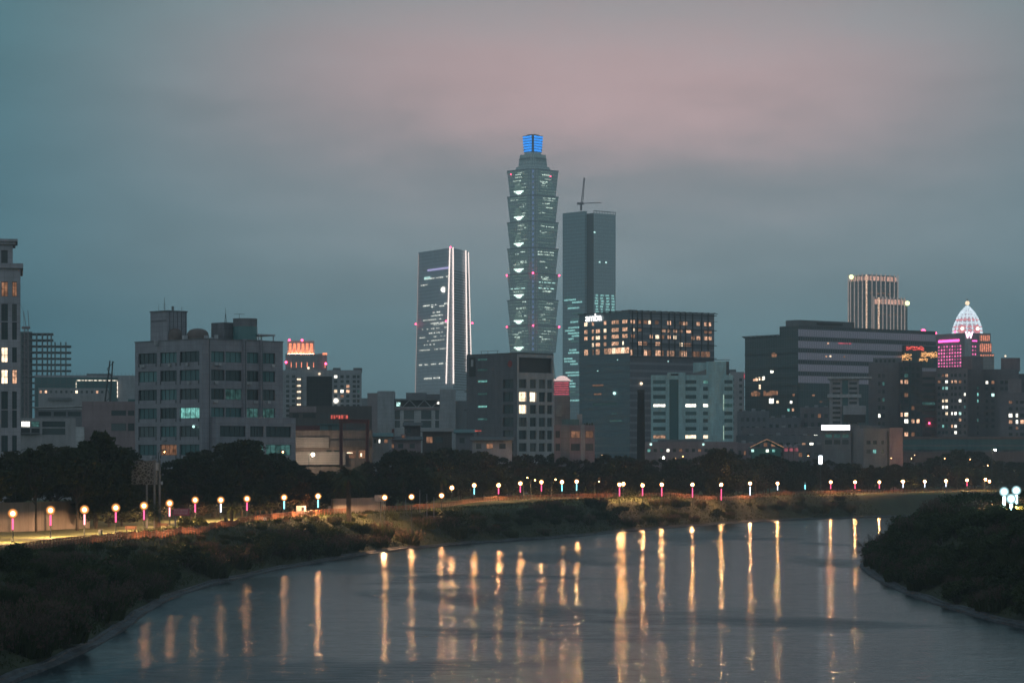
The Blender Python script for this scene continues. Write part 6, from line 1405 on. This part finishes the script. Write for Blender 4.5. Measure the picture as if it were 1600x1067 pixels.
# --- viaduct
M['barrier_teal']=tiled('teal noise barrier',(.08,.17,.175),4,5,.8,.08); M['barrier_pink']=tiled('dusky pink parapet',(.22,.145,.135),8,5,.85,.06)
d=1066; t=thing('elevated_viaduct','long elevated viaduct with teal and dusky pink noise barriers at the far right','viaduct',(wx(1408,d),d,6.9)); L_=wx(1680,d)-wx(1408,d); zv=lambda py: wz(py,d)-6.9
for nm,mat,y0,y1,py0,py1 in (('parapet','barrier_pink',-.3,.2,686,682),('barrier','barrier_teal',-.1,.15,695,686.01),('deck_edge','conc_dk',-.05,10,697,695.01),('barrier','barrier_teal',-.35,.1,703,697.01),('girder','conc_dk',.2,10,706,703.01),('lower_wall','barrier_pink',-.2,9,722,706.01)):
    mb=MB(); mb.box(0,L_,y0,y1,zv(py0),zv(py1)); mb.build(nm,M[mat],t)
for k in range(6): mb=MB(); x=4+k*L_/6; mb.box(x,x+2,2,6,0,zv(722)); mb.build('pier',M['conc'],t)
# --- festival pavilion, lit signs
M['greenroof']=tiled('green glazed roof',(.06,.22,.19),.5,30,.7,.1,.5); M['festive']=emit('festive pink tent',(1.,.25,.32),.35,interior=.6)
d=955; t=thing('festival_pavilion','small pavilion with a curved green roof edged by lamps, beside pink lit tents','pavilion',(wx(1197,d),d,6.9)); s_=d/F; zp=lambda py: wz(py,d)-6.9
mb=MB(); prof=[(-26,701),(-18,697),(-9,692.5),(0,688.5),(9,692.5),(18,697),(26,701)]
mb.loft([[(x*s_,-3,zp(py)),(x*s_,5,zp(py)),(x*s_,5,zp(py)+.4),(x*s_,-3,zp(py)+.4)] for x,py in prof]); mb.build('roof',M['greenroof'],t)
mb=MB(); mb.tube([(x*s_,-3.2,zp(py)+.5) for x,py in prof],.13,5); mb.build('roof_light',M['dim_warm'],t); mb=MB(); mb.box(-22*s_,22*s_,-2,4,0,zp(701)); mb.build('wall',M['greenroof'],t)
for x,m in ((-24,'teal_hi'),(-1,'white'),(9,'teal')): mb=MB(); mb.box(x*s_,(x+4)*s_,-2.3,-2.05,zp(706),zp(702)); mb.build('lit_window',M[m],t)
t=thing('tent','row of pink lit tents right of the green pavilion','tent',(wx(1224,d),d,6.9))
for k in range(3):
    x=k*8*s_; mb=MB(); mb.box(x,x+7.4*s_,0,4,0,zp(699)); mb.build('canopy_side',M['pinkwall'],t); mb=MB(); mb.loft([[(x,-.2,zp(699)),(x+7.4*s_,-.2,zp(699)),(x+7.4*s_,4.2,zp(699)),(x,4.2,zp(699))],[(x+3*s_,1.6,zp(694)),(x+4.4*s_,1.6,zp(694)),(x+4.4*s_,2.4,zp(694)),(x+3*s_,2.4,zp(694))]]); mb.build('canopy',M['pinkwall'],t); mb=MB(); mb.box(x+.3,x+7*s_,-.1,-.01,zp(705),zp(700)); mb.build('lit_front',M['festive'],t)
t=thing('lit_sign','tall glowing bluish white sign box on a post above the dark trees','sign',(wx(1282,880),880,tz(wx(1282,880),880))); z0=wz(725,880)-t.location.z; z1=wz(711.5,880)-t.location.z
mb=MB(); mb.loft([[(x*f,y*f,z) for x,y in ((-.62,-.3),(.62,-.3),(.62,.3),(-.62,.3))] for f,z in ((.75,z0),(1,z0+.4),(1,z1-.4),(.75,z1))]); mb.build('sign_box',emit('bluish white sign',(.80,.93,1.),4,sample=True),t); mb=MB(); mb.lathe([(.15,0),(.12,z0)],n=8); mb.build('post',M['steel'],t)

# ---------------------------------------------------------------- park furniture
def at(px,d): return wx(px,d),d,tz(wx(px,d),d)
# concrete flood wall behind the lawn
M['floodwall']=tiled('stained flood wall',(.25,.215,.195),4,5,.7,.05)
for fw,hh,lab in (([(-175,372),(-100,396),(-76,425),(-70,446)],4.6,'stained pale concrete flood wall behind the first lamps of the lawn'),([(-37,556),(-31,574),(-27,590)],3.2,'pale concrete wall beside the big date palm')):
    mb=MB(); fp_=resample(fw,3); off2=offset(fp_,.5); zz=terrain(fp_)
    for i in range(len(fp_)-1):
        a,b_,c,e=fp_[i],fp_[i+1],off2[i+1],off2[i]; h0,h1=zz[i]+hh,zz[i+1]+hh; g0,g1=zz[i]-.5,zz[i+1]-.5
        u=i*3; mb.quad([(*a,g0),(*b_,g1),(*b_,h1),(*a,h0)],0,[(u,0),(u+3,0),(u+3,5),(u,5)]); mb.quad([(*a,h0),(*b_,h1),(*c,h1),(*e,h0)]); mb.quad([(*e,g0),(*c,g1),(*c,h1),(*e,h0)])
    o=mb.build('flood_wall',M['floodwall']); tag(o,lab,'wall')
# filigree stair tower
m,nt_,n_,l_=newmat('white filigree screen'); tcx=N(n_,'ShaderNodeTexCoord'); vo=N(n_,'ShaderNodeTexVoronoi',feature='DISTANCE_TO_EDGE',Scale=1.9); l_.new(tcx.outputs['Object'],vo.inputs['Vector']); lt=N(n_,'ShaderNodeMath',operation='LESS_THAN'); lt.inputs[1].default_value=.09; l_.new(vo.outputs['Distance'],lt.inputs[0])
mx=N(n_,'ShaderNodeMix',data_type='RGBA'); l_.new(lt.outputs[0],mx.inputs['Factor']); mx.inputs['A'].default_value=(.02,.02,.02,1); mx.inputs['B'].default_value=(.19,.18,.175,1); bs=N(n_,'ShaderNodeBsdfPrincipled',Roughness=.6); l_.new(mx.outputs['Result'],bs.inputs['Base Color']); out(n_,l_,bs.outputs[0]); M['filigree']=m
d=442; x,y,z=at(205,d); t=thing('stair_tower','pale filigree screened stair tower on legs between the trees and the lawn','tower',(x,y,z)); w_=wx(240,d)-x; zt=wz(720,d)-z; zl=wz(757,d)-z
mb=MB(); mb.box(0,w_,0,.12,zl,zt); mb.box(w_-.001,w_+.12,.12,4,zl,zt); mb.build('screen',M['filigree'],t); mb=MB(); mb.box(.3,w_-.3,.6,4,zl+.1,zt-.1); mb.build('core',M['metal_dk'],t)
for px in (228,240,248): mb=MB(); xx=wx(px,d)-x; mb.box(xx,xx+.32,-.2,.12 if px>240 else -.005,0,zt+.2 if px>228 else zl); mb.build('leg',M['conc_dk'],t)
mb=MB(); mb.box(wx(240,d)-x+.33,wx(248,d)-x-.01,-.1,.1,wz(735,d)-z,wz(722,d)-z); mb.box(wx(248,d)-x+.33,wx(252,d)-x,-.1,2,wz(757,d)-z,wz(752,d)-z); mb.build('landing',M['conc_lt'],t)
# pink notice board
d=446; x,y,z=at(274,d); t=thing('notice_board','pink notice board with rows of white text lines on a grey post by the railing','sign',(x,y,z)); M['boardpink']=plain('pink board',(.50,.10,.17),.6); M['boardtext']=plain('white board lettering',(.7,.6,.6),.6)
mb=MB(); mb.lathe([(.12,0),(.1,wz(806,d)-z)],n=8); mb.build('post',M['conc'],t); mb=MB(); zb_,zt=wz(805,d)-z,wz(794,d)-z; mb.box(-.45,wx(296,d)-x,-.08,.06,zb_,zt); mb.build('board',M['boardpink'],t); mb=MB(); r7=random.Random(2)
for k in range(3):
    xx=-.2
    while xx<wx(296,d)-x-.3: q=r7.uniform(.1,.32); mb.box(xx,xx+q,-.1,-.081,zt-.3-k*.3,zt-.18-k*.3); xx+=q+.07
mb.build('lettering',M['boardtext'],t)
for k,(px,w1,y0,y1,d,lab) in enumerate([(463,2.0,790,802,545,'white information panel standing against the wall behind the palm avenue'),(471,.5,792,801,540,'narrow white panel next to the larger information panel'),(513,1.1,790,800,560,'low white panel left of the pale basketball backboard frame'),(524,1.1,787,800,565,'white panel just left of the big date palm')]):
    x,y,z=at(px,d); t=thing('info_panel',lab,'sign',(x,y,z)); mb=MB(); mb.box(0,w1,-.04,.04,max(.4,wz(y1,d)-z),wz(y0,d)-z); mb.build('panel',M['palewall'],t); mb=MB(); mb.box(0,.08,.045,.12,0,wz(y0,d)-z); mb.box(w1-.08,w1,.045,.12,0,wz(y0,d)-z); mb.build('post',M['steel'],t); t['group']='white information panels'
def hoop(px,py0,py1,d,w1,mat,lab):
    x,y,z=at(px,d); t=thing('basketball_hoop',lab,'basketball hoop',(x,y,z),0,'basketball hoops'); zc=wz(py1,d)-z; zt=wz(py0,d)-z
    mb=MB(); mb.tube([(.3,1.2,0),(.3,1.0,zc*.7),(.3,.15,zc+.4)],.1,8); mb.build('pole',M['steel'],t); mb=MB(); mb.box(-w1/2+.3,w1/2+.3,-.04,.04,zc,zt); mb.build('backboard',M[mat],t)
    mb=MB(); mb.tube([(.3+.23*math.cos(k*.5236),-.3+.23*math.sin(k*.5236),zc+.15) for k in range(13)],.02,4); mb.build('rim',M['redsteel'],t); mb=MB(); mb.box(-.05,.65,-.055,-.041,zc+.2,zc+.25); mb.box(-.05,.65,-.055,-.041,zc+.65,zc+.7); mb.box(-.05,0,-.055,-.041,zc+.25,zc+.65); mb.box(.6,.65,-.055,-.041,zc+.25,zc+.65); mb.build('target_box',M['steel'],t)
hoop(592,773,783,566,2.4,'palewall','basketball hoop with a bright white backboard beside the plain court lamp'); hoop(528,774,786,575,1.9,'conc','basketball hoop with a dim grey backboard left of the big date palm')
for k,px in enumerate((620,656,667,678,634)): 
    x,y,z=at(px,596); t=thing('court_post',f'thin pale net post at the basketball court, {ordn(k+1) if k<4 else "short one"} of its row','post',(x,y,z),0,'net posts at the basketball court'); mb=MB(); h_=5.2 if k<4 else 3; mb.lathe([(.09,0),(.06,h_)],n=6); mb.build('pole',M['conc_lt'],t); mb=MB(); mb.lathe([(.2,0),(.2,.12)],n=8); mb.build('base_plate',M['steel'],t)
M['wood']=plain('park bench timber',(.16,.075,.045),.7)
def bench(px,d,lab,rz):
    x,y,z=at(px,d); t=thing('park_bench',lab,'bench',(x,y,z),rz,'benches in the park')
    mb=MB()
    for k in range(4): mb.box(-.9,.9,-.25+k*.13,-.14+k*.13,.42,.47)
    mb.build('seat',M['wood'],t); mb=MB()
    for k in range(3): mb.box(-.9,.9,.28+k*.03,.32+k*.03,.55+k*.14,.66+k*.14)
    mb.build('backrest',M['wood'],t)
    for sx_ in (-.7,.7): mb=MB(); mb.box(sx_-.04,sx_+.04,-.22,-.16,0,.419); mb.box(sx_-.04,sx_+.04,.2,.27,0,.9); mb.build('leg',M['metal_dk'],t)
bench(205,418,'timber park bench on the lawn before the fifth lamp',.3); bench(256,438,'timber park bench near the small lit palm',.4); bench(448,512,'timber park bench at the paved edge below the first cyan lamp',.5); bench(494,532,'timber park bench at the paved edge below the second cyan lamp',.5); bench(1014,746,'reddish timber bench beside the far railing under pink lamps',.6)
for px,d,lab in ((157,398,'small dark litter bin at the lawn edge'),(353,478,'grey post bin at the railing near the white tube lamp')):
    x,y,z=at(px,d); t=thing('litter_bin',lab,'bin',(x,y,z),0,'litter bins'); mb=MB(); mb.lathe([(.26,.05),(.32,.85),(.34,.9)],n=10); mb.build('body',M['steel'],t); mb=MB(); mb.lathe([(.36,.9),(.3,1.0),(.1,1.06)],n=10); mb.build('lid',M['metal_dk'],t)
# stone blocks, right bank steps
for px,lab in ((408,'small pale stone seat block on the paved edge'),(413,'larger pale stone seat block on the paved edge')):
    x,y,z=at(px,500); t=thing('stone_seat',lab,'seat',(x,y,z),0,'stone seat blocks'); mb=MB(); mb.prism([(-.4,-.35),(.4,-.35),(.48,0),(.4,.35),(-.4,.35)],0,.62); mb.build('block',M['palewall'],t)
t=thing('bank_steps','timber edged steps climbing the right bank below the bunched lamps','steps',(wx(1500,400),400,0)); x0,y0=t.location.x,t.location.y
for k in range(9):
    x,y=x0+k*.55,y0+k*1.1; z=tz(x,y); mb=MB(); mb.box(x-x0-.1,x-x0+1.8,y-y0-.2,y-y0+.35,z-.3,z+.22); mb.build('step',M['wood'],t)
